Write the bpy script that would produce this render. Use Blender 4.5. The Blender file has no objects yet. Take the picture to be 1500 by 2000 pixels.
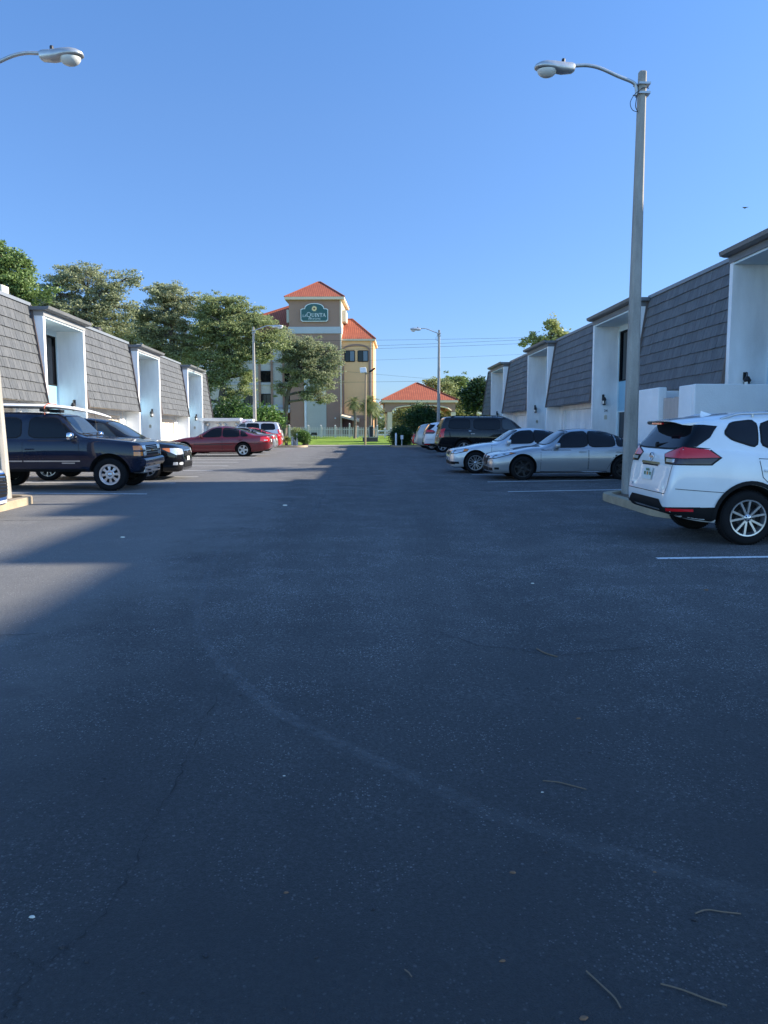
import bpy, bmesh, math, random
import numpy as np
from mathutils import Vector, Matrix
from mathutils.bvhtree import BVHTree
from mathutils.geometry import delaunay_2d_cdt
rnd = random.Random(7)
R = math.radians
scene = bpy.context.scene
col = scene.collection

# ------------------------------------------------------------------ camera, light
EYE = 1.59
PITCH, YAW, F = math.atan(154/1500), math.atan(53/1508), 1500.0
cam_d = bpy.data.cameras.new('camera'); cam = bpy.data.objects.new('camera', cam_d); col.objects.link(cam)
cam_d.sensor_fit = 'HORIZONTAL'; cam_d.sensor_width = 36; cam_d.lens = 36*F/1500
cam_d.clip_start = 0.05; cam_d.clip_end = 3000
cam.location = (0, 0, EYE); cam.rotation_euler = (math.pi/2-PITCH, 0, -YAW)
scene.camera = cam

SUN_EL, SUN_AZ = 27.8, 86.0
w = bpy.data.worlds.new('World'); scene.world = w; w.use_nodes = True
nt = w.node_tree; bg = nt.nodes['Background']
sky = nt.nodes.new('ShaderNodeTexSky'); sky.sky_type = 'NISHITA'; sky.sun_disc = False
sky.sun_elevation = R(SUN_EL); sky.sun_rotation = R(SUN_AZ)
sky.air_density = 1.0; sky.dust_density = 0.3; sky.ozone_density = 2.0; sky.altitude = 0
tint = nt.nodes.new('ShaderNodeMix'); tint.data_type = 'RGBA'; tint.blend_type = 'MULTIPLY'; tint.inputs[0].default_value = 1
tint.inputs[7].default_value = (.60, .815, 1.09, 1)      # clear, deep blue coastal sky
_g = nt.nodes.new('ShaderNodeTexCoord'); _sx = nt.nodes.new('ShaderNodeSeparateXYZ'); nt.links.new(_g.outputs['Generated'], _sx.inputs[0])
_rp = nt.nodes.new('ShaderNodeValToRGB'); _e = _rp.color_ramp.elements
_e.new(.36); _e[0].position = 0.0; _e[0].color = (.455, .435, .50, 1); _e[1].color = (.655, .65, .655, 1); _e[2].position = .85; _e[2].color = (.70, .88, .92, 1); nt.links.new(_sx.outputs[2], _rp.inputs[0])  # horizon dimmed; zenith out of view lifted to fill the shade
air = nt.nodes.new('ShaderNodeMix'); air.data_type = 'RGBA'; air.blend_type = 'MULTIPLY'; air.inputs[0].default_value = 1
# the sky behind the viewer is brightened as added fill for the shaded walls
_mr = nt.nodes.new('ShaderNodeMapRange'); _mr.interpolation_type = 'SMOOTHSTEP'; _mr.inputs[1].default_value = .25; _mr.inputs[2].default_value = -.45; nt.links.new(_sx.outputs[1], _mr.inputs[0])
_bk = nt.nodes.new('ShaderNodeMix'); _bk.data_type = 'RGBA'; _bk.inputs[7].default_value = (1.16, 1.13, 1.08, 1); nt.links.new(_mr.outputs[0], _bk.inputs[0]); nt.links.new(_rp.outputs[0], _bk.inputs[6])
nt.links.new(_bk.outputs[2], air.inputs[7])
nt.links.new(sky.outputs[0], tint.inputs[6]); nt.links.new(tint.outputs[2], air.inputs[6]); nt.links.new(air.outputs[2], bg.inputs[0]); bg.inputs[1].default_value = 0.15
sd = bpy.data.lights.new('sun', 'SUN'); sd.energy = 5.0; sd.angle = R(0.53); sd.color = (1, .90, .75)
sun = bpy.data.objects.new('sun', sd); col.objects.link(sun)
sdir = Vector((math.cos(R(SUN_EL))*math.sin(R(SUN_AZ)), math.cos(R(SUN_EL))*math.cos(R(SUN_AZ)), math.sin(R(SUN_EL))))
sun.rotation_euler = sdir.to_track_quat('Z', 'Y').to_euler(); sun.location = (60, 10, 60)
vs = scene.view_settings
vs.view_transform = 'Standard'; vs.look = 'None'; vs.exposure = 1.13; vs.gamma = 1.0; vs.use_curve_mapping = False
scene.cycles.max_bounces = 6; scene.cycles.transparent_max_bounces = 12
scene.cycles.use_denoising = True

# ------------------------------------------------------------------ pixel helpers (1500x2000 photo pixels)
_cr = cam.rotation_euler.to_matrix()
def ray(px, py):
    return _cr @ Vector(((px-750)/F, -(py-1000)/F, -1.0))
def P(px, py, Y):
    d = ray(px, py); t = Y/d.y
    return Vector((d.x*t, Y, EYE+d.z*t))
def gz(y):
    if y < 34: return .0135*y
    if y < 42:
        t = (y-34)/8; return .459+.108*(t-t*t/2)
    if y < 65: return .513
    if y < 92:
        t = (y-65)/27; return .513+.72*t
    return 1.233
def G(px, py):
    d = ray(px, py)
    lo, hi = 1.0, 400.0
    for _ in range(60):
        m = (lo+hi)/2; z = EYE+d.z*m/d.y
        if z > gz(m): lo = m
        else: hi = m
    return Vector((d.x*lo/d.y, lo, gz(lo)))

# ------------------------------------------------------------------ scene helpers
def tag(o, label=None, cat=None, group=None, kind=None):
    if label: o['label'] = label
    if cat: o['category'] = cat
    if group: o['group'] = group
    if kind: o['kind'] = kind
    return o
def empty(name, loc, label, cat, group=None, rot=(0, 0, 0)):
    o = bpy.data.objects.new(name, None); col.objects.link(o)
    o.empty_display_size = .2; o.location = loc; o.rotation_euler = rot
    return tag(o, label, cat, group)
def copy_tree(o, parent=None):
    c = o.copy(); col.objects.link(c)
    if parent: c.parent = parent
    for ch in list(o.children): copy_tree(ch, c)
    return c
LOCAL = set()   # roots whose parts are modelled around their own origin
class MB:
    """collects geometry, builds ONE mesh object"""
    def __init__(s, fn=None): s.v, s.f, s.m, s.fn, s.cur = [], [], [], fn, 0
    def add(s, vs_, fs_, mi=None):
        b = len(s.v); s.v += [tuple(p) for p in vs_]
        for f in fs_: s.f.append(tuple(i+b for i in f)); s.m.append(s.cur if mi is None else mi)
        return s
    def box(s, x0, x1, y0, y1, z0, z1, mi=None):
        return s.add([(x0,y0,z0),(x1,y0,z0),(x1,y1,z0),(x0,y1,z0),(x0,y0,z1),(x1,y0,z1),(x1,y1,z1),(x0,y1,z1)],
              [(0,3,2,1),(4,5,6,7),(0,1,5,4),(1,2,6,5),(2,3,7,6),(3,0,4,7)], mi)
    def obox(s, c, ax, ay, az, mi=None):
        c, ax, ay, az = Vector(c), Vector(ax), Vector(ay), Vector(az)
        return s.add([c+i*ax+j*ay+k*az for k in (-1,1) for (i,j) in ((-1,-1),(1,-1),(1,1),(-1,1))],
              [(0,3,2,1),(4,5,6,7),(0,1,5,4),(1,2,6,5),(2,3,7,6),(3,0,4,7)], mi)
    def tube(s, pts, rad, n=8, cap=True, mi=None):
        pts = [Vector(p) for p in pts]
        if not isinstance(rad, (list, tuple)): rad = [rad]*len(pts)
        b = len(s.v); up = Vector((0,0,1)); prev = None
        for i, p in enumerate(pts):
            t = (pts[min(i+1, len(pts)-1)]-pts[max(i-1, 0)]).normalized()
            if prev is None:
                a = t.cross(up)
                if a.length < .05: a = t.cross(Vector((1,0,0)))
            else: a = prev - t*prev.dot(t)
            a.normalize(); prev = a; c = t.cross(a)
            for k in range(n):
                th = 2*math.pi*k/n
                s.v.append(tuple(p+rad[i]*(math.cos(th)*a+math.sin(th)*c)))
        mi = s.cur if mi is None else mi
        for i in range(len(pts)-1):
            for k in range(n):
                s.f.append((b+i*n+k, b+i*n+(k+1)%n, b+(i+1)*n+(k+1)%n, b+(i+1)*n+k)); s.m.append(mi)
        if cap:
            s.f.append(tuple(b+k for k in range(n))[::-1]); s.m.append(mi)
            e = b+(len(pts)-1)*n; s.f.append(tuple(e+k for k in range(n))); s.m.append(mi)
        return s
    def lathe(s, prof, c, ax=(0,0,1), n=32, mi=None):
        """prof: list of (radius, height along ax)"""
        c, ax = Vector(c), Vector(ax).normalized()
        a = ax.orthogonal().normalized(); q = ax.cross(a); b = len(s.v); mi = s.cur if mi is None else mi
        for r, h in prof:
            for k in range(n):
                th = 2*math.pi*k/n; s.v.append(tuple(c+ax*h+r*(math.cos(th)*a+math.sin(th)*q)))
        for i in range(len(prof)-1):
            for k in range(n):
                s.f.append((b+i*n+k, b+i*n+(k+1)%n, b+(i+1)*n+(k+1)%n, b+(i+1)*n+k)); s.m.append(mi)
        return s
    def prism(s, poly, fn0, fn1, mi=None):
        n = len(poly)
        vs_ = [fn0(*p) for p in poly]+[fn1(*p) for p in poly]
        fs_ = [tuple(range(n))[::-1], tuple(range(n, 2*n))]+[(i, (i+1)%n, n+(i+1)%n, n+i) for i in range(n)]
        return s.add(vs_, fs_, mi)
    def build(s, name, mats, parent=None, origin=None, smooth=None, recalc=True, bevel=0):
        v = s.v if s.fn is None else [tuple(s.fn(*p)) for p in s.v]
        o0 = Vector((0,0,0))
        if origin is not None: o0 = Vector(origin)
        elif parent is not None:
            q, o0 = parent, Vector((0,0,0))
            while q is not None:
                if q.name in LOCAL: o0 = Vector((0,0,0)); break
                o0 = o0+Vector(q.location); q = q.parent
        v = [(p[0]-o0.x, p[1]-o0.y, p[2]-o0.z) for p in v]
        me = bpy.data.meshes.new(name); me.from_pydata(v, [], s.f)
        if not isinstance(mats, (list, tuple)): mats = [mats]
        for m in mats: me.materials.append(m)
        if len(mats) > 1: me.polygons.foreach_set('material_index', s.m)
        if recalc:
            bm = bmesh.new(); bm.from_mesh(me); bmesh.ops.recalc_face_normals(bm, faces=bm.faces); bm.to_mesh(me); bm.free()
        if smooth is not None:
            me.polygons.foreach_set('use_smooth', [True]*len(me.polygons))
            me.set_sharp_from_angle(angle=R(smooth))
        me.update()
        o = bpy.data.objects.new(name, me); col.objects.link(o)
        if parent is not None: o.parent = parent
        elif origin is not None: o.location = o0
        if bevel:
            bv = o.modifiers.new('bevel', 'BEVEL'); bv.width = bevel; bv.segments = 2; bv.limit_method = 'ANGLE'
        return o

# ------------------------------------------------------------------ materials
def newmat(name):
    m = bpy.data.materials.new(name); m.use_nodes = True
    return m, m.node_tree, m.node_tree.nodes['Principled BSDF']
def link(nt, a, b): nt.links.new(a, b)
def node(nt, typ, **kw):
    n = nt.nodes.new(typ)
    for k, v in kw.items():
        if k.startswith('i_'):
            key = k[2:].replace('_', ' '); n.inputs[key].default_value = v
        else: setattr(n, k, v)
    return n
def ramp(nt, fac, stops):
    r = nt.nodes.new('ShaderNodeValToRGB'); e = r.color_ramp.elements
    while len(e) < len(stops): e.new(.5)
    for el, (p, c) in zip(e, stops):
        el.position = p; el.color = (c, c, c, 1) if not isinstance(c, tuple) else (*c, 1)
    link(nt, fac, r.inputs[0]); return r.outputs[0]
def mix(nt, fac, a, b, mode='MIX'):
    n = nt.nodes.new('ShaderNodeMix'); n.data_type = 'RGBA'; n.blend_type = mode
    for s_, v in ((0, fac), (6, a), (7, b)):
        if isinstance(v, (int, float)): n.inputs[s_].default_value = v if s_ == 0 else (v, v, v, 1)
        elif isinstance(v, tuple): n.inputs[s_].default_value = (*v, 1)
        else: link(nt, v, n.inputs[s_])
    return n.outputs[2]
def mathn(nt, op, a, b=0.0):
    n = nt.nodes.new('ShaderNodeMath'); n.operation = op
    for i, v in enumerate((a, b)):
        if isinstance(v, (int, float)): n.inputs[i].default_value = v
        else: link(nt, v, n.inputs[i])
    return n.outputs[0]
def objco(nt, scale=None):
    c = nt.nodes.new('ShaderNodeTexCoord').outputs['Object']
    if scale:
        m = nt.nodes.new('ShaderNodeMapping'); link(nt, c, m.inputs[0]); m.inputs['Scale'].default_value = scale; c = m.outputs[0]
    return c
def noise(nt, co, scale, detail=4, rough=.55):
    n = node(nt, 'ShaderNodeTexNoise', i_Scale=scale, i_Detail=detail, i_Roughness=rough); link(nt, co, n.inputs['Vector']); return n.outputs['Fac']
def bump(nt, b, h, strength, dist):
    n = node(nt, 'ShaderNodeBump', i_Strength=strength, i_Distance=dist); link(nt, h, n.inputs['Height']); link(nt, n.outputs[0], b.inputs['Normal'])
def surf(name, c, rough=.7, var=.12, vscale=1.5, bscale=40, bstr=.25, metal=0, spec=.5, streak=False):
    """general weathered surface: large blotches, fine grain, bump"""
    m, nt, b = newmat(name); co = objco(nt)
    big = noise(nt, objco(nt, (1,1,.25)) if streak else co, vscale, 5, .6); fine = noise(nt, co, bscale, 3)
    lo, hi = tuple(x*(1-var*1.3) for x in c), tuple(min(1, x*(1+var)) for x in c)
    k = ramp(nt, big, [(.3, lo), (.7, hi)])
    k = mix(nt, .12, k, ramp(nt, fine, [(.3, .0), (.7, 1.0)]), 'SOFT_LIGHT')
    link(nt, k, b.inputs['Base Color'])
    b.inputs['Roughness'].default_value = rough; b.inputs['Metallic'].default_value = metal; b.inputs['Specular IOR Level'].default_value = spec
    if bstr: bump(nt, b, fine, bstr, .01)
    return m
def plain(name, c, rough=.5, metal=0, coat=0, spec=.5):
    m, nt, b = newmat(name); co = objco(nt)
    n = noise(nt, co, 6, 3)
    link(nt, ramp(nt, n, [(.25, tuple(x*.92 for x in c)), (.75, tuple(min(1, x*1.05) for x in c))]), b.inputs['Base Color'])
    b.inputs['Roughness'].default_value = rough; b.inputs['Metallic'].default_value = metal; b.inputs['Coat Weight'].default_value = coat
    b.inputs['Coat Roughness'].default_value = .04; b.inputs['Specular IOR Level'].default_value = spec
    return m
def paint(name, c, metal=.3, rough=.3, grime=.12, coat=1.0, spec=.5):
    m, nt, b = newmat(name); co = objco(nt)
    fl = noise(nt, co, 900, 1); dirt = noise(nt, co, 3.0, 5)
    k = mix(nt, ramp(nt, fl, [(.35, 0.), (.7, .22)]), c, tuple(min(1, x*1.25+.01) for x in c))
    k = mix(nt, ramp(nt, dirt, [(.45, 0.), (.8, grime)]), k, (.25, .23, .20))
    link(nt, k, b.inputs['Base Color']); b.inputs['Metallic'].default_value = metal
    link(nt, ramp(nt, dirt, [(.3, rough), (.8, rough+.12)]), b.inputs['Roughness'])
    b.inputs['Coat Weight'].default_value = coat; b.inputs['Coat Roughness'].default_value = .03; b.inputs['Specular IOR Level'].default_value = spec
    return m
M = {}
M['stucco'] = surf('white_stucco', (.86,.86,.85), .85, .15, 1.1, 35, .35, streak=True)
M['stucco_rough'] = surf('rough_white_stucco', (.87,.87,.86), .9, .05, 1, 22, .8)
M['paleblue'] = surf('pale_blue_paint', (.62,.74,.78), .7, .05, 1, 30, .15)
M['blue_panel'] = surf('blue_panel_paint', (.24,.46,.60), .6, .05, 1, 30, .1)
M['bluewhite'] = surf('blue_white_stucco', (.85,.875,.88), .85, .13, 1.1, 35, .35, streak=True)
M['cream'] = surf('cream_garage_paint', (.79,.67,.53), .6, .04, .7, 30, .1)
M['fascia'] = surf('grey_fascia', (.15,.155,.16), .5, .1, 1, 30, .1)
M['fascia_light'] = surf('light_grey_fascia', (.30,.30,.30), .5, .1, 1, 30, .1)
M['flashing'] = surf('grey_metal_flashing', (.20,.22,.24), .45, .1, 1, 30, .1)
M['flatroof'] = surf('gravel_flat_roof', (.45,.44,.42), .95, .2, .5, 60, .6)
M['rake'] = surf('brown_rake_board', (.13,.10,.09), .6, .1, 2, 30, .1)
M['concrete'] = surf('weathered_concrete', (.35,.325,.285), .9, .26, 3, 60, .5, streak=True)
M['kerb'] = surf('tan_kerb_concrete', (.36,.285,.19), .9, .16, 2.5, 50, .5)
M['galv'] = surf('galvanised_steel', (.48,.49,.49), .38, .12, 4, 40, .1, metal=.6)
M['lens'] = plain('frosted_lens', (.62,.62,.58), .25)
M['dark'] = plain('dark_plastic', (.02,.02,.022), .5)
M['black_metal'] = plain('black_metal', (.012,.012,.014), .45)
M['black_trim'] = plain('black_trim', (.010,.010,.011), .6, spec=.2)
M['wood'] = surf('weathered_fence_wood', (.50,.42,.37), .85, .12, 4, 30, .3, streak=True)
M['whitepaint'] = surf('white_paint', (.78,.78,.76), .6, .05, 2, 40, .1)
M['fencepaint'] = surf('grey_white_fence_paint', (.64,.60,.57), .7, .08, 2, 40, .1)
M['beige_metal'] = surf('beige_metal', (.68,.62,.50), .5, .06, 2, 40, .05)
M['winglass'] = plain('dark_window_glass', (.006,.007,.010), .06, spec=.3)
M['doorglass'] = plain('dark_door_glass', (.006,.007,.012), .12, spec=.25)
M['curtain'] = plain('window_blind', (.16,.20,.24), .6)
M['red'] = plain('red_enamel', (.5,.02,.025), .4)
M['chrome'] = plain('chrome', (.75,.75,.76), .12, 1)
M['silver_trim'] = plain('silver_trim', (.55,.55,.55), .3, .8)
M['tyre'] = surf('tyre_rubber', (.011,.011,.012), .85, .15, 6, 60, .3, spec=.15)
M['alloy'] = plain('silver_alloy', (.55,.56,.58), .28, .85)
M['blackalloy'] = plain('black_alloy', (.012,.012,.014), .35, .3, spec=.6)
M['well'] = plain('wheel_well', (.008,.008,.009), .9)
M['carglass'] = plain('tinted_car_glass', (.004,.005,.007), .03, 0, 0, .30)
M['carglass_light'] = plain('clear_car_glass', (.03,.04,.045), .03, 0, 0, .6)
M['headlight'] = plain('headlight_lens', (.62,.64,.66), .12, .35, 1)
M['amber'] = plain('amber_lens', (.75,.20,.015), .2, 0, 1)
M['tail'] = plain('red_lens', (.62,.008,.014), .15, 0, .6)
M['taildark'] = plain('dark_red_lens', (.025,.004,.006), .12, 0, .3)
M['plate'] = plain('plate_white', (.70,.72,.68), .5)
M['plate_green'] = plain('plate_green', (.10,.22,.12), .5)
M['plate_orange'] = plain('plate_orange', (.7,.3,.05), .5)
M['bark'] = surf('oak_bark', (.12,.10,.08), .95, .3, 4, 25, .9, streak=True)
M['palmbark'] = surf('palm_bark', (.20,.15,.12), .95, .25, 6, 30, .9)
M['pinebark'] = surf('pine_bark', (.20,.12,.08), .95, .25, 6, 30, .9)

def leafmat(name, c1, c2, rough=.5, trans=.25):
    m, nt, b = newmat(name)
    g = nt.nodes.new('ShaderNodeNewGeometry').outputs['Random Per Island']
    n = noise(nt, objco(nt), .45, 3)
    f = mathn(nt, 'ADD', mathn(nt, 'MULTIPLY', g, .55), mathn(nt, 'MULTIPLY', n, .6))
    k = ramp(nt, f, [(.2, c1), (.85, c2)])
    link(nt, k, b.inputs['Base Color']); b.inputs['Roughness'].default_value = rough; b.inputs['Specular IOR Level'].default_value = .3
    t = nt.nodes.new('ShaderNodeBsdfTranslucent'); link(nt, mix(nt, .5, k, tuple(min(1, x*1.6) for x in c2)), t.inputs[0])
    s_ = nt.nodes.new('ShaderNodeMixShader'); s_.inputs[0].default_value = trans
    link(nt, b.outputs[0], s_.inputs[1]); link(nt, t.outputs[0], s_.inputs[2]); link(nt, s_.outputs[0], nt.nodes['Material Output'].inputs[0])
    return m
M['oakleaf'] = leafmat('oak_leaves', (.08,.105,.04), (.30,.345,.15), trans=.35)
M['oakleaf_grey'] = leafmat('grey_oak_leaves', (.10,.12,.065), (.34,.37,.21), trans=.35)
M['pineleaf'] = leafmat('pine_needles', (.045,.085,.03), (.19,.27,.08))
M['magleaf'] = leafmat('magnolia_leaves', (.015,.035,.015), (.07,.11,.03), .3, .1)
M['shrubleaf'] = leafmat('shrub_leaves', (.035,.08,.02), (.13,.23,.05))
M['darkshrub'] = leafmat('dark_shrub_leaves', (.012,.035,.010), (.05,.10,.025))
M['palmleaf'] = leafmat('palm_fronds', (.05,.08,.03), (.24,.26,.10))
M['sago'] = leafmat('yellow_fronds', (.16,.14,.03), (.42,.36,.08))
M['bamboo'] = leafmat('light_foliage', (.12,.16,.05), (.36,.38,.14))
# ------------------------------------------------------------------ ground
def asphalt():
    m, nt, b = newmat('asphalt'); co = objco(nt)
    big = noise(nt, co, .35, 5, .6); med = noise(nt, co, 1.3, 6, .65); fine = noise(nt, co, 45, 4, .7); grain = noise(nt, co, 160, 2)
    k = ramp(nt, big, [(.3, (.070,.070,.070)), (.7, (.100,.099,.097))])
    lanes = noise(nt, objco(nt, (1.2, .12, 1)), 1.0, 4)
    k = mix(nt, ramp(nt, lanes, [(.42, 0.), (.62, .45)]), k, (.13,.128,.124))
    # worn patches where pale aggregate shows through
    worn = mathn(nt, 'MULTIPLY', ramp(nt, med, [(.47, 0.), (.66, 1.)]), ramp(nt, fine, [(.50, 0.), (.60, 1.)]))
    k = mix(nt, mathn(nt, 'MULTIPLY', worn, .50), k, (.30,.295,.285))
    gr = ramp(nt, grain, [(.35, .0), (.7, 1.0)])
    k = mix(nt, .55, k, gr, 'SOFT_LIGHT'); k = mix(nt, .55, k, ramp(nt, noise(nt, co, 60, 3, .6), [(.38, .1), (.62, .9)]), 'SOFT_LIGHT')
    v = node(nt, 'ShaderNodeTexVoronoi', i_Scale=22.0, i_Randomness=1.0); link(nt, co, v.inputs['Vector'])
    dot = ramp(nt, v.outputs['Distance'], [(.10, 1.), (.16, 0.)])
    sep = nt.nodes.new('ShaderNodeSeparateColor'); link(nt, v.outputs['Color'], sep.inputs[0])
    dot = mathn(nt, 'MULTIPLY', dot, ramp(nt, sep.outputs[0], [(.80, 0.), (.86, 1.)]))
    dot = mathn(nt, 'MULTIPLY', dot, ramp(nt, noise(nt, co, .9, 4), [(.35, .15), (.6, 1.)]))
    k = mix(nt, mathn(nt, 'MULTIPLY', dot, .8), k, (.55,.54,.52))
    clus = ramp(nt, noise(nt, co, 1.5, 6, .72), [(.49, .0), (.66, 1.)])
    for sc_, rad_, amt_ in ((95.0, .36, .9), (42.0, .30, .7)):
        v2 = node(nt, 'ShaderNodeTexVoronoi', i_Scale=sc_); link(nt, co, v2.inputs['Vector'])
        s2 = nt.nodes.new('ShaderNodeSeparateColor'); link(nt, v2.outputs['Color'], s2.inputs[0])
        pick = mathn(nt, 'GREATER_THAN', mathn(nt, 'ADD', s2.outputs[0], mathn(nt, 'MULTIPLY', clus, .5)), .965)
        grit = mathn(nt, 'MULTIPLY', ramp(nt, v2.outputs['Distance'], [(rad_*.6, 1.), (rad_, 0.)]), pick)
        k = mix(nt, mathn(nt, 'MULTIPLY', grit, amt_), k, (.62,.61,.59))
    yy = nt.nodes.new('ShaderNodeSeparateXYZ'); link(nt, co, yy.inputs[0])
    dust = mathn(nt, 'ADD', mathn(nt, 'MULTIPLY', yy.outputs[0], -.22), mathn(nt, 'MULTIPLY', noise(nt, co, .8, 6, .7), .9))
    k = mix(nt, ramp(nt, dust, [(.75, 0.), (1.35, .55)]), k, (.20,.195,.185))
    near_falloff = mathn(nt, 'ADD', mathn(nt, 'MULTIPLY', yy.outputs[1], .1), mathn(nt, 'MULTIPLY', noise(nt, co, .5, 5, .6), .5))  # light falloff towards the viewer, painted as darker asphalt
    k = mix(nt, ramp(nt, near_falloff, [(.45, .90), (1.15, 0.)]), k, (.030,.032,.034))
    stain = ramp(nt, noise(nt, co, .8, 3), [(.66, 0.), (.74, .5)])
    k = mix(nt, stain, k, (.04,.04,.042))
    link(nt, k, b.inputs['Base Color']); b.inputs['Roughness'].default_value = .82; b.inputs['Specular IOR Level'].default_value = .4
    h = mathn(nt, 'ADD', grain, mathn(nt, 'MULTIPLY', fine, .8))
    bump(nt, b, h, .8, .014)
    return m
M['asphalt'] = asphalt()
def grassmat():
    m, nt, b = newmat('lawn_grass'); co = objco(nt)
    k = ramp(nt, noise(nt, co, .5, 5, .7), [(.3, (.135,.23,.035)), (.7, (.25,.345,.06))])
    k = mix(nt, .5, k, ramp(nt, noise(nt, co, 14, 4), [(.3, .1), (.7, .9)]), 'SOFT_LIGHT')
    link(nt, k, b.inputs['Base Color']); b.inputs['Roughness'].default_value = .9; b.inputs['Specular IOR Level'].default_value = .1
    bump(nt, b, noise(nt, co, 30, 4), .8, .06)
    return m
M['grass'] = grassmat()
M['soil'] = surf('brown_mulch', (.14,.085,.05), .95, .3, 3, 25, .9)
M['ground'] = surf('dry_ground', (.20,.22,.10), .95, .2, .2, 10, .4)
M['pavement'] = surf('concrete_pavement', (.42,.39,.34), .9, .12, .8, 30, .3)
def sheet(name, x0, x1, ys, off, mat):
    mb = MB()
    for y in ys: mb.v += [(x0, y, gz(y)+off), (x1, y, gz(y)+off)]
    for i in range(len(ys)-1): mb.f.append((2*i, 2*i+1, 2*i+3, 2*i+2)); mb.m.append(0)
    return tag(mb.build(name, mat, recalc=False), kind='structure')
sheet('ground', -900, 900, [-200, 0, 34, 36, 38, 40, 42, 65, 92, 300, 1500], -.03, M['ground'])
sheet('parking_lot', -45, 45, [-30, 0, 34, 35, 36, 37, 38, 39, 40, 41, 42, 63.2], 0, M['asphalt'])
sheet('pavement', -45, 45, [63.2, 64.4, 65.6], .05, M['pavement'])
sheet('lawn', -45, 60, [65.9]+[67+k*2.5 for k in range(11)], .03, M['grass'])
mb = MB()
for a_, b_, h in ((63.08, 63.2, .055), (65.6, 65.9, .09)): mb.box(-45, 45, a_, b_, .3, gz(64)+h)
tag(mb.build('kerb', M['kerb']), kind='structure')

def pt(px, py): return G(px, py)
# painted stall lines
M['line'] = None
def linemat():
    m, nt, b = newmat('worn_white_line_paint'); co = objco(nt)
    n = noise(nt, co, 22, 5, .7)
    k = ramp(nt, n, [(.33, (.16,.16,.16)), (.46, (.72,.72,.70))])
    link(nt, k, b.inputs['Base Color']); b.inputs['Roughness'].default_value = .8
    return m
M['line'] = linemat()
mb = MB()
def stall(px0, px1, py, wd=.1, dy=0.0):
    a_ = G(px0, py); b_ = G(px1, py+dy); n = 12
    for i in range(n):
        p, q = a_.lerp(b_, i/n), a_.lerp(b_, (i+1)/n)
        mb.add([(p.x, p.y-wd/2, gz(p.y-wd/2)+.004), (q.x, q.y-wd/2, gz(q.y-wd/2)+.004), (q.x, q.y+wd/2, gz(q.y+wd/2)+.004), (p.x, p.y+wd/2, gz(p.y+wd/2)+.004)], [(0,1,2,3)])
stall(1283, 1720, 1091, .1, -6)
stall(992, 1260, 960.5, .1, -5); stall(952, 1240, 941.5, .1, -5); stall(921, 1180, 927, .1, -3)
for Y, x0 in ((26.6, 3.9), (29.6, 4.0), (32.5, 4.0), (35.4, 4.0), (40.6, 4.2), (43.6, 4.2), (46.6, 4.2), (49.5, 4.2), (52.5, 4.2)):
    mb.box(x0, x0+5, Y-.05, Y+.05, gz(Y)+.003, gz(Y)+.004)
stall(-160, 287, 962, .1, 3); stall(-60, 343, 942, .1, 1.5)
stall(60, 387, 931.5, .1); stall(100, 416, 919, .1); stall(150, 446, 910, .1); stall(180, 466, 903, .1); stall(200, 487, 897.5, .1)
stall(200, 503, 893.0, .1); stall(250, 528, 887.5, .1); stall(300, 540, 885, .1)
for Y in (42.5, 45.5, 48.4, 51.4, 54.3): mb.box(-9.6, -4.4, Y-.05, Y+.05, gz(Y)+.003, gz(Y)+.004)
tag(mb.build('stall_lines', M['line'], recalc=False), kind='structure')

# tyre scuff arc and cracks in the asphalt
def scuffmat():
    m, nt, b = newmat('dusty_tyre_scuff'); co = objco(nt)
    b.inputs['Base Color'].default_value = (.22,.215,.21, 1); b.inputs['Roughness'].default_value = .9
    n = noise(nt, co, 14, 5, .7); n2 = noise(nt, co, .8, 3); n3 = noise(nt, co, 90, 2)
    u = nt.nodes.new('ShaderNodeAttribute'); u.attribute_name = 'edge'
    a_ = mathn(nt, 'MULTIPLY', ramp(nt, n, [(.36, .05), (.66, .80)]), ramp(nt, n2, [(.3, .5), (.65, 1.)]))
    a_ = mathn(nt, 'MULTIPLY', a_, ramp(nt, n3, [(.3, .25), (.65, 1.)]))
    a_ = mathn(nt, 'MULTIPLY', a_, u.outputs['Fac'])
    link(nt, a_, b.inputs['Alpha']); return m
M['scuff'] = scuffmat()
def smoothpts(pts, sub=6):
    out = []; n = len(pts)
    for i in range(n-1):
        p0, p1, p2, p3 = pts[max(i-1,0)], pts[i], pts[i+1], pts[min(i+2,n-1)]
        for k in range(sub):
            t = k/sub
            out.append(.5*((2*p1)+(-p0+p2)*t+(2*p0-5*p1+4*p2-p3)*t*t+(-p0+3*p1-3*p2+p3)*t**3))
    return out+[pts[-1]]
def strip(name, pix, wfn, mat, off, jit=0.0, sub=6, edge=False):
    pts = smoothpts([G(*p) for p in pix], sub); mb = MB(); ed = []
    offs = [-.5, -.2, .2, .5] if edge else [-.5, .5]
    for i, p in enumerate(pts):
        t = (pts[min(i+1,len(pts)-1)]-pts[max(i-1,0)]).normalized(); nrm = Vector((-t.y, t.x, 0))
        ww = wfn(i/(len(pts)-1)); c = p+nrm*rnd.uniform(-jit, jit)
        for o_ in offs:
            q = c+nrm*ww*o_; mb.v.append((q.x, q.y, gz(q.y)+off)); ed.append((1.2-.75*i/(len(pts)-1)) if abs(o_) < .3 else 0.0)
    k = len(offs)
    for i in range(len(pts)-1):
        for j in range(k-1): mb.f.append((i*k+j, i*k+j+1, (i+1)*k+j+1, (i+1)*k+j)); mb.m.append(0)
    o = tag(mb.build(name, mat, recalc=False), kind='structure')
    if edge:
        at = o.data.attributes.new('edge', 'FLOAT', 'POINT'); at.data.foreach_set('value', ed)
    return o
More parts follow.
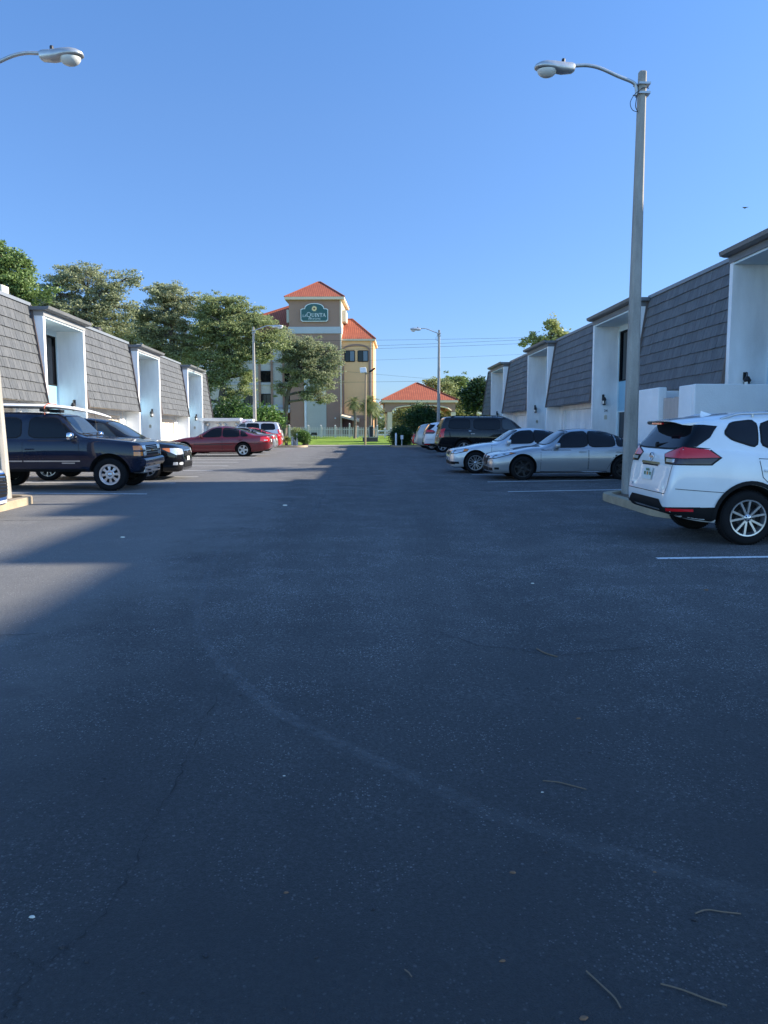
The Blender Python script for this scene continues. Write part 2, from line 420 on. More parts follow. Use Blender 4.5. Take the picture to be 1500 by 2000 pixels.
strip('tyre_scuff', [(430,1072),(397,1150),(386,1210),(420,1280),(480,1340),(560,1400),(700,1470),(830,1530),(960,1590),(1120,1642),(1300,1700),(1520,1772)], lambda t: .125, M['scuff'], .003, edge=True)
strip('tyre_scuff', [(646,930),(632,962),(615,996),(600,1010)], lambda t: .16, M['scuff'], .003, edge=True)
strip('tyre_scuff', [(480,975),(545,985),(605,996)], lambda t: .14, M['scuff'], .003, edge=True)
M['crack'] = plain('asphalt_crack', (.024,.024,.025), .95)
cr = lambda t: rnd.choice((.0008, .0015, .003, .004, .007))*(.45+.9*t)
strip('asphalt_crack', [(553,1075),(533,1140),(508,1205),(480,1250),(450,1285),(437,1330),(405,1400),(352,1510),(300,1600),(265,1680),(220,1760),(150,1838),(70,1895),(15,1990)], cr, M['crack'], .0035, .012, 14)
strip('asphalt_crack', [(860,1235),(940,1262),(1010,1268),(1080,1280),(1180,1272),(1300,1262)], lambda t: rnd.uniform(.002,.008), M['crack'], .0035, .012, 10)
strip('asphalt_crack', [(90,1900),(60,1880),(20,1862)], cr, M['crack'], .0035, .006, 10)
strip('asphalt_crack', [(-60,1018),(10,1017),(90,1016),(160,1014)], lambda t: rnd.uniform(.012,.03), M['crack'], .0035, .01, 6)
strip('asphalt_crack', [(-40,1242),(40,1240),(75,1237)], lambda t: rnd.uniform(.004,.012), M['crack'], .0035, .008, 8)

# ------------------------------------------------------------------ town houses
def shingles(mb, T, y0, y1, slant, rows, rs):
    """overlapping courses of shingles on the slope; T(s, n, y): s up the slope, n outwards"""
    dy = slant/rows
    for i in range(rows):
        s0, s1 = i*dy, (i+1)*dy+.04
        y = y0-rs.uniform(0, .2)
        while y < y1:
            w_ = rs.choice((.16, .2, .24, .28, .34)); a_, b_ = max(y, y0), min(y+w_, y1); y += w_
            if b_-a_ < .02: continue
            lip = .046+rs.uniform(0, .012); drop = rs.uniform(0, .018); g = .006
            mb.add([T(s0-drop, 0, a_+g), T(s0-drop, 0, b_-g), T(s1, 0, b_-g), T(s1, 0, a_+g), T(s0-drop, lip, a_+g), T(s0-drop, lip, b_-g), T(s1, .008, b_-g), T(s1, .008, a_+g)],
                   [(0,3,2,1),(4,5,6,7),(0,1,5,4),(1,2,6,5),(2,3,7,6),(3,0,4,7)])
def shinglemat(name, c1, c2):
    m, nt, b = newmat(name); co = objco(nt)
    g = nt.nodes.new('ShaderNodeNewGeometry').outputs['Random Per Island']
    k = ramp(nt, g, [(.1, c1), (.9, c2)])
    k = mix(nt, .4, k, ramp(nt, noise(nt, objco(nt, (6, 6, .8)), 3, 4), [(.3, .2), (.7, .8)]), 'SOFT_LIGHT')
    link(nt, k, b.inputs['Base Color']); b.inputs['Roughness'].default_value = .75
    bump(nt, b, noise(nt, co, 50, 3), .4, .01); return m
M['shingle'] = shinglemat('grey_shingles', (.080,.086,.092), (.104,.109,.114))
M['shingle_r'] = shinglemat('slate_grey_shingles', (.103,.110,.118), (.133,.140,.148))

def text_mesh(s, size, depth=.0):
    cu = bpy.data.curves.new('lettering', 'FONT'); cu.body = s; cu.size = size; cu.extrude = depth; cu.align_x = 'CENTER'; cu.resolution_u = 3
    o = bpy.data.objects.new('lettering', cu); col.objects.link(o)
    dg = bpy.context.evaluated_depsgraph_get(); dg.update()
    me = bpy.data.meshes.new_from_object(o.evaluated_get(dg)); bpy.data.objects.remove(o); bpy.data.curves.remove(cu)
    return [v.co.copy() for v in me.vertices], [tuple(p.vertices) for p in me.polygons]

DR = 1.13
def townhouse(side, Xf, m0, m1, p0, p1, zb, zt, zc, label, rs, lantern=True, number=None, window=True, door_dark=True, depth=10.0, end=False):
    F_ = lambda d, y, z: (side*(Xf+d), y, z)
    g = gz((m0+p1)/2)-.25
    lo, hi = min(m0, p0), max(m1, p1)
    root = empty('townhouse', (side*Xf, (lo+hi)/2, gz((lo+hi)/2)), label, 'townhouse', 'two storey townhouses lining the parking lot')
    sh = M['shingle'] if side < 0 else M['shingle_r']
    # main body and flat roof
    mb = MB(F_); mb.box(1.5, depth, lo, hi, g, zt-.25); mb.box(.56, 1.5, m0, m1, zb+.25, zt-.25)
    mb.box(.75, .95, m0, m0+.35, g, zb+.2); mb.box(.75, .95, m1-1.0, m1, g, zb+.2); mb.box(.75, .95, m0+.35, m1-1.0, zb-.25, zb+.2)
    if p1 > p0:
        mb.box(0, 1.5, p0, p0+.2, g, zc); mb.box(0, 1.5, p1-.2, p1, g, zc)
    mb.build('wall', M['bluewhite'] if side < 0 else M['stucco'], root)
    MB(F_).box(.53, depth+.1, lo, hi, zt-.25, zt-.06).build('flat_roof', M['flatroof'], root)
    # mansard
    st = .50; slant = math.hypot(zt-zb, st); us, un = (st/slant, (zt-zb)/slant), (-(zt-zb)/slant, st/slant)
    T = lambda s_, n, y: (us[0]*s_+un[0]*n, y, zb+us[1]*s_+un[1]*n)
    mb = MB(F_); shingles(mb, T, m0+.02, m1-.02, slant-.02, 10, rs)
    ma = mb.build('mansard_roof', sh, root)
    mb = MB(F_)
    mb.add([T(0,-.01,m0), T(0,-.01,m1), T(slant,-.01,m1), T(slant,-.01,m0), (1.4, m0, zb), (1.4, m1, zb), (1.4, m1, zt), (1.4, m0, zt)],
           [(0,1,2,3),(0,4,5,1),(3,2,6,7),(0,3,7,4),(1,5,6,2)])
    mb.build('soffit', M['fascia'], ma)
    mb = MB(F_); c0 = T(slant-.02, .07, m0); mb.box(c0[0], c0[0]+.4, m0, m1, zt-.02, zt+.10); mb.build('flashing', M['flashing'], ma)
    for y in ([m0+.03, m1-.03] if not end else [m0+.03, m1-.01]):
        mb = MB(F_); a_, b_ = T(-.05, .06, y), T(slant, .06, y)
        mb.obox([(a_[i]+b_[i])/2 for i in range(3)], [(b_[i]-a_[i])/2 for i in range(3)], (0, .03, 0), (un[0]*.05, 0, un[1]*.05)); mb.build('rake_board', M['rake'], ma)
    # garage
    gd = MB(F_); y0_, y1_ = m0+.35, m1-1.0; zt_ = zb-.25; n = 4
    for i in range(n):
        h0, h1 = g+.25+(zt_-g-.25)*i/n, g+.25+(zt_-g-.25)*(i+1)/n
        gd.box(.86, .9, y0_, y1_, h0+.012, h1-.012)
        for k in range(6):
            a_ = y0_+(y1_-y0_)*(k+.12)/6; b_ = y0_+(y1_-y0_)*(k+.88)/6; gd.box(.845, .86, a_, b_, h0+.1, h1-.1)
    gd.box(.9, .93, y0_, y1_, g, zt_)
    gdo = gd.build('garage_door', M['cream'] if side < 0 else M['stucco'], root)
    mb = MB(F_); mb.box(.83, .85, (y0_+y1_)/2-.1, (y0_+y1_)/2+.1, g+1.0, g+1.04); mb.build('handle', M['black_metal'], gdo)
    mb = MB(F_); mb.tube([(.68, m1-.75, g+.2), (.68, m1-.75, zb)], .035, 8); mb.build('downpipe', M['whitepaint'], root)
    if p1 <= p0: return root
    # entrance bay
    q0, q1 = p0+.2, p1-.2
    w0, w1 = q1-2.8, q1-.03
    z_d, z_w0, z_w1 = zb-.02+.0, zb+.85, zc-.30
    dt = g+.25+2.15
    mb = MB(F_)
    mb.box(DR, 1.5, q0, w0, g, zc); mb.box(DR, 1.5, w1, q1, g, zc); mb.box(DR, 1.5, w0, w1, z_w1, zc); mb.box(DR, 1.5, w0, w1, dt+.08, z_w0-.08) if False else None
    mb.build('recess_wall', M['paleblue'], root)
    mb = MB(F_); mb.box(.02, 1.5, p0+.2, p1-.2, zc-.06, zc); mb.build('porch_soffit', M['paleblue'], root)
    MB(F_).box(DR+.06, 1.5, w0, w1, dt+.05, z_w0).build('spandrel_panel', M['blue_panel'], root)
    wd = MB(F_).box(DR+.12, 1.5, w0+.05, w1-.05, z_w0+.05, z_w1-.05).build('window', M['winglass'], root)
    mb = MB(F_)
    for a_, b_, c_, d_ in ((w0, w0+.06, z_w0, z_w1), (w1-.06, w1, z_w0, z_w1), (w0+.06, w1-.06, z_w0, z_w0+.06), (w0+.06, w1-.06, z_w1-.06, z_w1), ((w0+w1)/2-.025, (w0+w1)/2+.025, z_w0+.06, z_w1-.06)):
        mb.box(DR+.05, DR+.14, a_, b_, c_, d_)
    mb.build('window_frame', M['black_trim'], wd)
    dr = MB(F_).box(DR+.1, 1.5, w1-1.05, w1-.06, g+.25, dt).build('door', M['doorglass'], root)
    mb = MB(F_)
    for a_, b_ in ((w1-1.12, w1-1.05), (w1-.06, w1)): mb.box(DR+.03, DR+.14, a_, b_, g+.2, dt+.05)
    mb.box(DR+.03, DR+.14, w1-1.05, w1-.06, dt, dt+.05); mb.build('door_frame', M['paleblue'], dr)
    MB(F_).box(DR+.06, DR+.1, w1-.98, w1-.94, g+1.1, g+1.35).build('handle', M['silver_trim'], dr)
    MB(F_).box(DR+.1, 1.5, w0, w1-1.12, g+.2, dt+.05).build('side_light', M['doorglass'], root)
    # cap over the bay
    mb = MB(F_); mb.box(-.03, 2.4, p0-.02, p1+.02, zc, zc+.19); cp = mb.build('bay_fascia', M['fascia_light'] if side < 0 else M['fascia'], root)
    mb = MB(F_)
    prof = [(-.27, zc+.23), (-.30, zc+.34), (-.26, zc+.34), (-.22, zc+.32), (2.5, zc+.32), (2.5, zc+.19), (-.14, zc+.19)]
    mb.prism(prof, lambda a_, b_: (a_, p0-.16, b_), lambda a_, b_: (a_, p1+.12, b_)); mb.build('bay_gutter', M['fascia'], cp)
    yw = p1-.2
    if lantern:
        z = zb-.15; d = .48; ln = MB(F_)
        ln.lathe([(0,.30),(.05,.29),(.10,.2),(.115,.17),(.11,.165),(.10,.155),(.085,-.02),(.09,-.03),(.05,-.06),(0,-.07)], (d, yw-.17, z), (0,0,1), 8)
        ln.tube([(d, yw, z+.34), (d, yw-.08, z+.42), (d, yw-.15, z+.40), (d, yw-.17, z+.30)], .014, 6); ln.box(d-.05, d+.05, yw-.02, yw, z+.2, z+.42)
        lo_ = ln.build('wall_lantern', M['black_metal'], root, smooth=40)
        gl = MB(F_)
        for k in range(4):
            a_ = math.pi/4+k*math.pi/2; gl.obox((d+.098*math.cos(a_), yw-.17+.098*math.sin(a_), z+.06), (-.045*math.sin(a_), .045*math.cos(a_), 0), (0,0,.07), (.004*math.cos(a_), .004*math.sin(a_), 0))
        gl.build('lantern_glass', M['lens'], lo_)
    if number:
        vs_, fs_ = text_mesh(number, .17, .006)
        mb = MB(); mb.add([(side*(Xf+.62)+v.x, yw-.008+ -v.z, zb-.52+v.y) for v in vs_], fs_); mb.build('house_number', M['black_metal'], root)
    mb = MB(F_); mb.lathe([(0,.02),(.07,.02),(.075,0)], (.62, yw, zb-.72), (0,-1,0), 12); mb.box(.55, .69, yw-.02, yw, zb-.86, zb-.72); mb.build('mailbox', M['beige_metal'], root)
    return root
rs = random.Random(3)
LX, LZB, LZT, LZC = 11.8, 2.76, 6.36, 6.0
RX, RZB, RZT, RZC = 10.8, 3.08, 6.75, 6.46
Ls = [(21.6,29.95,29.95,34.4,'pale townhouse with an open recessed entrance, nearest on the left behind the blue SUV'),
      (34.4,42.47,42.47,47.15,'pale townhouse with grey mansard behind the black SUV, middle of the left row'),
      (47.15,54.72,54.72,59.9,'pale townhouse with grey mansard behind the dark red sedan, beside the meter shelter')]
for i, (a_, b_, c_, d_, l) in enumerate(Ls): townhouse(-1, LX, a_, b_, c_, d_, LZB, LZT, LZC, l, rs, lantern=True)
townhouse(-1, LX, 59.9, 63.65, 63.65, 63.65, LZB, LZT, LZC, 'narrow end townhouse with grey mansard at the far end of the left row', rs, end=True)
Rs = [(9.6,17.2,17.2,22.45,'white townhouse at the right edge, behind the rough white courtyard wall',None),
      (22.45,29.9,29.9,35.37,'white townhouse with slate mansard above the courtyard gate, behind the tall lamp post','34'),
      (35.37,43.7,43.7,48.9,'white townhouse with slate mansard behind the two silver sedans',None),
      (48.9,56.9,56.9,62.2,'white townhouse with slate mansard behind the black SUV on the right',None)]
for i, (a_, b_, c_, d_, l, nm) in enumerate(Rs): townhouse(1, RX, a_, b_, c_, d_, RZB, RZT, RZC, l, rs, number=nm)
townhouse(1, RX, 62.2, 66.1, 66.1, 66.1, RZB, RZT, RZC, 'narrow end townhouse with slate mansard at the far end of the right row', rs, end=True)

# unseen block added beyond the right row, stepped to shade the near half of the lot
SH = math.tan(R(SUN_EL))/math.cos(R(SUN_AZ-90))
bx = 30.0; sy = (bx+4)*math.tan(R(90-SUN_AZ))
blk = empty('shade_block', (bx+6, 13, 0), 'unseen tall stepped cream block added behind the right row to shade the near lot', 'building')
mb = MB(); prev = .8+sy
for y1, xe in ((8.7, -3.05), (13.3, -4.5), (17.4, -5.9), (20.9, -8.2)):
    mb.box(bx, bx+12, prev, y1+sy, -.2, (bx-xe)*SH); prev = y1+sy+.001
mb.build('wall', M['cream'], blk)  # walls of the added shade block
for k in range(5):
    for j in range(7):
        MB().box(bx-.06, bx+.02, 4.5+j*2.6, 5.9+j*2.6, 1+k*3, 2.6+k*3).build('window', M['winglass'], blk)  # windows of the added shade block

# ------------------------------------------------------------------ courtyard wall, gate
wt = 3.0
r_ = empty('courtyard_wall', (9.5, 22, gz(22)), 'rough white stucco courtyard wall behind the white SUV', 'wall')
def rough(mb, name, par):
    o = mb.build(name, M['stucco_rough'], par); b_ = o.modifiers.new('bevel', 'BEVEL'); b_.width = .03; b_.segments = 2; return o
rough(MB().box(9.5, 11.85, 21.5, 21.72, gz(21)-.2, wt-.03), 'front_wall', r_)
rough(MB().box(9.5, 9.75, 21.722, 22.6, gz(21)-.2, wt-.035), 'side_wall', r_)
r2 = empty('gate_pier', (9.5, 24.9, gz(25)), 'white stucco wall stub beside the wooden gate', 'wall')
rough(MB().box(9.45, 9.72, 24.0, 25.9, gz(24)-.2, wt+.02), 'wall', r2)
rough(MB().box(9.72, 10.8, 25.6, 25.88, gz(24)-.2, wt+.0), 'return_wall', r2)
gt = empty('wooden_gate', (9.62, 23.3, gz(23)), 'weathered plank gate between the white courtyard walls', 'gate')
mb = MB(); y = 22.64
while y < 23.9:
    mb.box(9.60, 9.63, y, y+.155, gz(23)+.05, 2.66+rnd.uniform(-.02, .02)); y += .165
mb.build('planks', M['wood'], gt)
mb = MB(); mb.box(9.632, 9.69, 22.62, 23.96, .7, .82); mb.box(9.632, 9.69, 22.62, 23.96, 2.2, 2.32); mb.build('rails', M['wood'], gt)
MB().box(9.57, 9.6, 23.82, 23.86, 1.4, 1.52).build('latch', M['black_metal'], gt)

# ------------------------------------------------------------------ kerbed islands and street lamps
def rrect(x0, x1, y0, y1, r, n=6):
    out = []
    for cx, cy, a0 in ((x1-r,y1-r,0),(x0+r,y1-r,90),(x0+r,y0+r,180),(x1-r,y0+r,270)):
        for k in range(n+1):
            a_ = R(a0+90*k/n); out.append((cx+r*math.cos(a_), cy+r*math.sin(a_)))
    return out
def island(x0, x1, y0, y1, r, label, h=.15, kw=.18, fill='soil'):
    g0 = gz((y0+y1)/2)
    root = empty('kerb_island', ((x0+x1)/2, (y0+y1)/2, g0), label, 'kerb', 'kerbed islands at the stall ends')
    o_, i_ = rrect(x0, x1, y0, y1, r), rrect(x0+kw, x1-kw, y0+kw, y1-kw, max(.05, r-kw)); n = len(o_); mb = MB()
    Z = lambda y, dz: gz(y)+dz
    rings = [[(x, y, Z(y,-.1)) for x, y in o_], [(x, y, Z(y,h-.03)) for x, y in o_], [(x*.97+xi*.03*1+0, y*.9+yi*.1, Z(y,h)) for (x, y), (xi, yi) in zip(o_, i_)],
             [(x, y, Z(y,h)) for x, y in i_], [(x, y, Z(y,-.1)) for x, y in i_]]
    for rg in rings: mb.v += rg
    for a_ in range(4):
        for k in range(n): mb.f.append((a_*n+k, a_*n+(k+1)%n, (a_+1)*n+(k+1)%n, (a_+1)*n+k)); mb.m.append(0)
    mb.build('kerb', M['kerb'], root, smooth=40)
    mb = MB(); mb.add([(x, y, Z(y, h-.05)) for x, y in i_], [tuple(range(n))]); mb.build('planting_bed', M[fill], root, recalc=False)
    return root
island(5.05, 9.3, 12.2, 16.35, .9, 'tan kerbed island around the near right lamp post')
island(-10.6, -6.38, 13.4, 15.7, .5, 'tan kerbed island around the near left lamp post')
island(-9.4, -3.9, 58.6, 62.3, .7, 'planted kerb island at the far end of the left stalls')
island(2.7, 9.5, 58.8, 62.6, .7, 'hedged kerb island at the far end of the right stalls')

def street_lamp(loc, d, label, h=8.57, tilt=0.0, wire=True, hl=1.0, yaw=0.0):
    root = empty('street_lamp', loc, label, 'street lamp', 'concrete street lamps along the lot', (0, tilt, yaw)); LOCAL.add(root.name)
    mb = MB(); secs = []
    for z, w_ in ((-.3,.142),(0,.138),(h*.5,.105),(h-.02,.073),(h,.066)):
        c = w_*.42; q = [(w_,-w_+c),(w_,w_-c),(w_-c,w_),(-w_+c,w_),(-w_,w_-c),(-w_,-w_+c),(-w_+c,-w_),(w_-c,-w_)]
        secs.append([(x, y, z) for x, y in q])
    for s_ in secs: mb.v += s_
    for i in range(4):
        for k in range(8): mb.f.append((i*8+k, i*8+(k+1)%8, (i+1)*8+(k+1)%8, (i+1)*8+k)); mb.m.append(0)
    mb.f.append(tuple(32+k for k in range(8))); mb.m.append(0)
    mb.build('pole', M['concrete'], root)
    z0 = h-.45
    arm = [Vector((d*.10, 0, z0)), Vector((d*.12, 0, z0+.16)), Vector((d*.2, 0, z0+.25)), Vector((d*.5, 0, z0+.36)), Vector((d*.85, 0, z0+.50)), Vector((d*1.1, 0, z0+.55)), Vector((d*1.32, 0, z0+.545)), Vector((d*1.45, 0, z0+.53))]
    MB().tube(smoothpts(arm, 5), .034, 10).build('arm', M['galv'], root, smooth=50)
    mb = MB()
    for z in (z0+.02, z0+.2): mb.box(-.1, .14, -.11, .11, z-.02, z+.02); mb.tube([(-.16,.06,z),(.16,.06,z)], .012, 6)
    mb.build('clamp', M['galv'], root)
    # cobra head: loft along the arm direction
    hx = d*1.38; hz = z0+.49
    secs = [(0,.075,.075,.0),(.05,.10,.10,-.01),(.25,.125,.11,-.015),(.42,.16,.125,-.02),(.58,.175,.12,-.015),(.70,.15,.09,-.01),(.78,.09,.05,-.005),(.80,.02,.012,0)]
    mb = MB(); n = 16
    for x, wy, hz_, dz in secs:
        for k in range(n):
            th = 2*math.pi*k/n; sy_, cz = math.copysign(abs(math.sin(th))**.7, math.sin(th)), math.copysign(abs(math.cos(th))**.7, math.cos(th))
            zz = cz*hz_ if cz > 0 else cz*hz_*(.9 if x < .35 else .35)
            mb.v.append((hx+d*x, wy*sy_, hz+dz+zz+.01))
    for i in range(len(secs)-1):
        for k in range(n): mb.f.append((i*n+k, i*n+(k+1)%n, (i+1)*n+(k+1)%n, (i+1)*n+k)); mb.m.append(0)
    mb.f.append(tuple(range(n))); mb.m.append(0); mb.f.append(tuple((len(secs)-1)*n+k for k in range(n))); mb.m.append(0)
    hd = mb.build('lamp_head', M['galv'], root, smooth=50)
    mb = MB()
    prof = []
    for i in range(7):
        a_ = math.pi/2*i/6
        mb_r, mb_z = math.cos(a_), -math.sin(a_); prof.append((mb_r, mb_z))
    nn = 20
    for r0, zz in prof:
        for k in range(nn):
            th = 2*math.pi*k/nn; mb.v.append((hx+d*.55+d*.195*r0*math.cos(th)-d*0.0, .15*r0*math.sin(th), hz-.045+.14*zz))
    for i in range(6):
        for k in range(nn): mb.f.append((i*nn+k, i*nn+(k+1)%nn, (i+1)*nn+(k+1)%nn, (i+1)*nn+k)); mb.m.append(0)
    mb.build('lens', M['lens'], hd, smooth=60)
    MB().lathe([(0,.075),(.03,.075),(.036,.06),(.036,0)], (hx+d*.22, 0, hz+.105), (0,0,1), 12).build('photocell', M['dark'], hd, smooth=40)
    if wire:
        mb = MB(); mb.tube(smoothpts([Vector(p) for p in ((d*.1,-.1,z0+.04),(d*.2,-.12,z0-.05),(d*.27,-.12,z0-.2),(d*.22,-.12,z0-.33),(d*.1,-.1,z0-.36))], 5), .007, 5)
        mb.tube(smoothpts([Vector(p) for p in ((-d*.11,-.09,z0+.10),(d*.02,-.1,z0+.1),(d*.12,-.12,z0-.02),(d*.16,-.12,z0-.25),(d*.1,-.1,z0-.36))], 5), .009, 5)
        mb.build('cable', M['black_metal'], root)
    return root
street_lamp((5.74, 16.0, gz(16)), -1, 'tall concrete street lamp with curved arm beside the white SUV')
street_lamp((-6.97, 15.35, gz(15.35)), 1, 'concrete street lamp at the left edge, sunlit pole in front of the blue SUV', h=8.3, tilt=R(-2.0))
street_lamp((6.17, 58.3, gz(58)), -1, 'distant concrete street lamp behind the black SUV, beside the tiled portico', h=8.75)
street_lamp((-7.5, 57.2, gz(57)), 1, 'distant concrete street lamp in front of the oaks beside the meter shelter', h=8.75)

# ------------------------------------------------------------------ meter shelter
U = 56.0; ux = lambda px: P(px, 830, U).x; uz = lambda py: P(440, py, U).z
ms = empty('meter_shelter', (ux(445), U+.8, gz(U)), 'low white meter shelter with round meters under its eave, end of left row', 'utility shelter')
x0, x1, x2 = ux(394), ux(468), ux(494)
mb = MB(); mb.box(x0, x1, U+.55, U+1.3, gz(U)-.1, uz(822)); mb.box(x1, x2, U, U+1.3, gz(U)-.1, uz(818.5)); mb.box(x0, x0+.12, U, U+.55, gz(U)-.1, uz(823)); mb.build('wall', M['stucco'], ms)
MB().box(x0-.12, x1+.06, U-.15, U+1.4, uz(822.5), uz(816.5)).build('roof', M['whitepaint'], ms)
for px in (403, 425, 436, 459):
    m_ = MB().lathe([(0,.13),(.10,.12),(.12,.09),(.12,.06),(.15,.05),(.15,0)], (ux(px), U+.55, uz(829)), (0,-1,0), 16).build('electric_meter', M['silver_trim'], ms, smooth=40)
    MB().tube([(ux(px), U+.5, uz(832)), (ux(px), U+.5, gz(U))], .03, 6).build('conduit', M['silver_trim'], m_)
rb = empty('red_cabinet', (ux(477.5), U-.1, uz(836)), 'small red fire cabinet on the white meter shelter', 'cabinet')
MB().box(ux(474), ux(481), U-.16, U-.002, uz(836), uz(824)).build('body', M['red'], rb)
MB().box(ux(474.6), ux(480.4), U-.18, U-.162, uz(835), uz(825)).build('door', M['red'], rb)

# roof plant
def rp(px, py0, wpx, hpx, X, label, mat, vents=True, rnd_=False, name='air_conditioner', cat='air conditioner'):
    d = ray(px, py0); Y = X/d.x; sc = Y/1500*1.003; zb_ = EYE+d.z*Y/d.y; w_, h_ = wpx*sc, hpx*sc
    root = empty(name, (X, Y, zb_), label, cat)
    if rnd_:
        MB().lathe([(0,h_),(w_*.35,h_),(w_*.42,h_*.9),(w_*.42,h_*.85),(w_*.5,h_*.82),(w_*.5,-.4)], (X, Y, zb_), (0,0,1), 20).build('casing', mat, root, smooth=40)
        mb = MB()
        for k in range(7): mb.lathe([(w_*.51,0),(w_*.52,.02),(w_*.51,.04)], (X, Y, zb_+h_*(.05+.1*k)), (0,0,1), 20)
        mb.build('louvres', M['dark'], root)
    else:
        MB().box(X-w_/2, X+w_/2, Y-w_*.4, Y+w_*.4, zb_-.4, zb_+h_).build('casing', mat, root, bevel=.02)
        mb = MB()
        for k in range(6):
            z = zb_+h_*(.1+.13*k); mb.box(X+w_/2, X+w_/2+.01, Y-w_*.33, Y+w_*.33, z, z+.014)
            mb.box(X+w_*.1, X+w_*.45, Y-w_*.4-.01, Y-w_*.4, z, z+.014)
        mb.build('louvres', M['fascia_light'], root)
    return root
rp(20, 586, 36, 26, -13.6, 'cream air conditioner box on the nearest left roof', M['beige_metal'])
rp(204, 655, 21, 15, -13.6, 'dark round air conditioner on the left roof beyond the first entrance', M['dark'], rnd_=True)
rp(163, 634, 14, 9, -13.9, 'small cream roof box above the first left entrance bay', M['beige_metal'])
rp(285, 681, 12, 8, -13.9, 'small cream roof vent above the second left entrance bay', M['beige_metal'])
rp(1381, 534, 22, 9, 12.6, 'grey roof box above the nearest right mansard', M['flashing'])
rp(1140, 645, 14, 6, 12.6, 'small grey roof box on the right row, left of the tall lamp post', M['flashing'])
# ------------------------------------------------------------------ hotel across the lawn
M['h_brown'] = surf('taupe_stucco', (.34,.205,.15), .9, .06, .4, 20, .2)
M['h_grey'] = surf('pale_sage_stucco', (.50,.49,.42), .9, .05, .4, 20, .2)
M['h_pale'] = surf('pale_grey_stucco', (.52,.49,.44), .9, .05, .4, 20, .2)
M['h_ochre'] = surf('ochre_stucco', (.86,.49,.235), .9, .05, .4, 20, .2)
M['h_cream'] = surf('cream_stucco', (.72,.58,.42), .9, .05, .4, 20, .2)
M['h_trim'] = surf('bluish_grey_trim', (.46,.47,.48), .8, .05, .4, 20, .1)
M['h_dark'] = surf('maroon_soffit', (.10,.05,.05), .9, .1, .4, 20, .1)
def tilemat():
    m, nt, b = newmat('red_clay_roof_tiles')
    uv = nt.nodes.new('ShaderNodeUVMap').outputs[0]
    br = node(nt, 'ShaderNodeTexBrick', offset=0.0, i_Scale=1.0, i_Mortar_Size=.06, i_Mortar_Smooth=.4, i_Brick_Width=.26, i_Row_Height=.36)
    br.inputs['Color1'].default_value = (.46,.125,.055,1); br.inputs['Color2'].default_value = (.37,.09,.04,1); br.inputs['Mortar'].default_value = (.22,.05,.025,1)
    link(nt, uv, br.inputs['Vector'])
    k = mix(nt, .25, br.outputs['Color'], ramp(nt, noise(nt, objco(nt), 1.2, 4), [(.3,.3),(.7,.75)]), 'SOFT_LIGHT')
    link(nt, k, b.inputs['Base Color']); b.inputs['Roughness'].default_value = .8
    bump(nt, b, br.outputs['Fac'], -.6, .04); return m
M['tile'] = tilemat()
def hiproof(mb_name, x0, x1, y0, y1, ze, rx0, rx1, zr, parent, ov=.35, th=.3, ry=None):
    """tiled hip roof; ridge from rx0 to rx1; UVs run along each slope"""
    x0, x1, y0, y1 = x0-ov, x1+ov, y0-ov, y1+ov; ry = (y0+y1)/2 if ry is None else ry
    A = [Vector(p) for p in ((x0,y0,ze),(x1,y0,ze),(x1,y1,ze),(x0,y1,ze),(rx0,ry,zr),(rx1,ry,zr))]
    fs_ = [(0,1,5,4),(1,2,5),(2,3,4,5),(3,0,4)]
    me = bpy.data.meshes.new(mb_name); o0 = Vector(parent.location)
    me.from_pydata([tuple(p-o0) for p in A], [], fs_); me.materials.append(M['tile'])
    uvl = me.uv_layers.new(name='UVMap')
    for p in me.polygons:
        e = (A[p.vertices[1]]-A[p.vertices[0]]).normalized(); nrm = (A[p.vertices[1]]-A[p.vertices[0]]).cross(A[p.vertices[2]]-A[p.vertices[0]]).normalized(); u = nrm.cross(e)
        for li, vi in zip(p.loop_indices, p.vertices):
            q = A[vi]-A[p.vertices[0]]; uvl.data[li].uv = (q.dot(e), q.dot(u))
    o = bpy.data.objects.new(mb_name, me); col.objects.link(o); o.parent = parent
    MB().box(x0+.03, x1-.03, y0+.03, y1-.03, ze-th, ze-.01).build('eave_fascia', M['h_cream'] if ov < .6 else M['h_trim'], o, origin=parent.location)
    mb = MB()
    for a_, b_ in ((0,4),(1,5),(2,5),(3,4)): mb.tube([A[a_]+Vector((0,0,.02)), A[b_]+Vector((0,0,.02))], .09, 6)
    if (A[4]-A[5]).length > .2: mb.tube([A[4], A[5]], .1, 6)
    mb.build('ridge_tiles', M['tile'], o, origin=parent.location)
    return o
HY = 100.0; hx = lambda px: P(px, 740, HY).x; hz = lambda py: P(619, py, HY).z
g_h = 1.1
hot = empty('hotel', (hx(619), HY, g_h), 'four storey taupe and ochre hotel with red tiled tower beyond the lawn', 'hotel')
tx0, tx1 = hx(565.5), hx(666.5)
mb = MB(); mb.box(tx0, tx1, HY, HY+8, g_h-.3, hz(581)); mb.build('tower', M['h_brown'], hot)
hiproof('tower_roof', tx0, tx1, HY, HY+8, hz(580.5), hx(616), hx(621), P(619, 551, HY+4).z, hot, ov=.5, th=.34)
tb = MB().box(tx0-.1, tx1+.1, HY-.12, HY+8.1, hz(651.5), hz(638.5)).build('trim_band', M['h_trim'], hot)
MB().box(tx1-.12, tx1+.06, HY-.06, HY+8.02, g_h, hz(652)).build('corner_trim', M['h_cream'], hot)
MB().box(tx1-.12, tx1+.06, HY-.06, HY+8.02, hz(638), hz(586)).build('corner_trim', M['h_cream'], hot)
MB().box(tx1+.02, tx1+.55, HY+1.2, HY+4.2, hz(625), hz(603)).build('side_panel', M['h_grey'], hot)
MB().box(tx0-.35, tx0+.0, HY+.3, HY+3, hz(629), hz(604)).build('side_panel', M['h_grey'], hot)
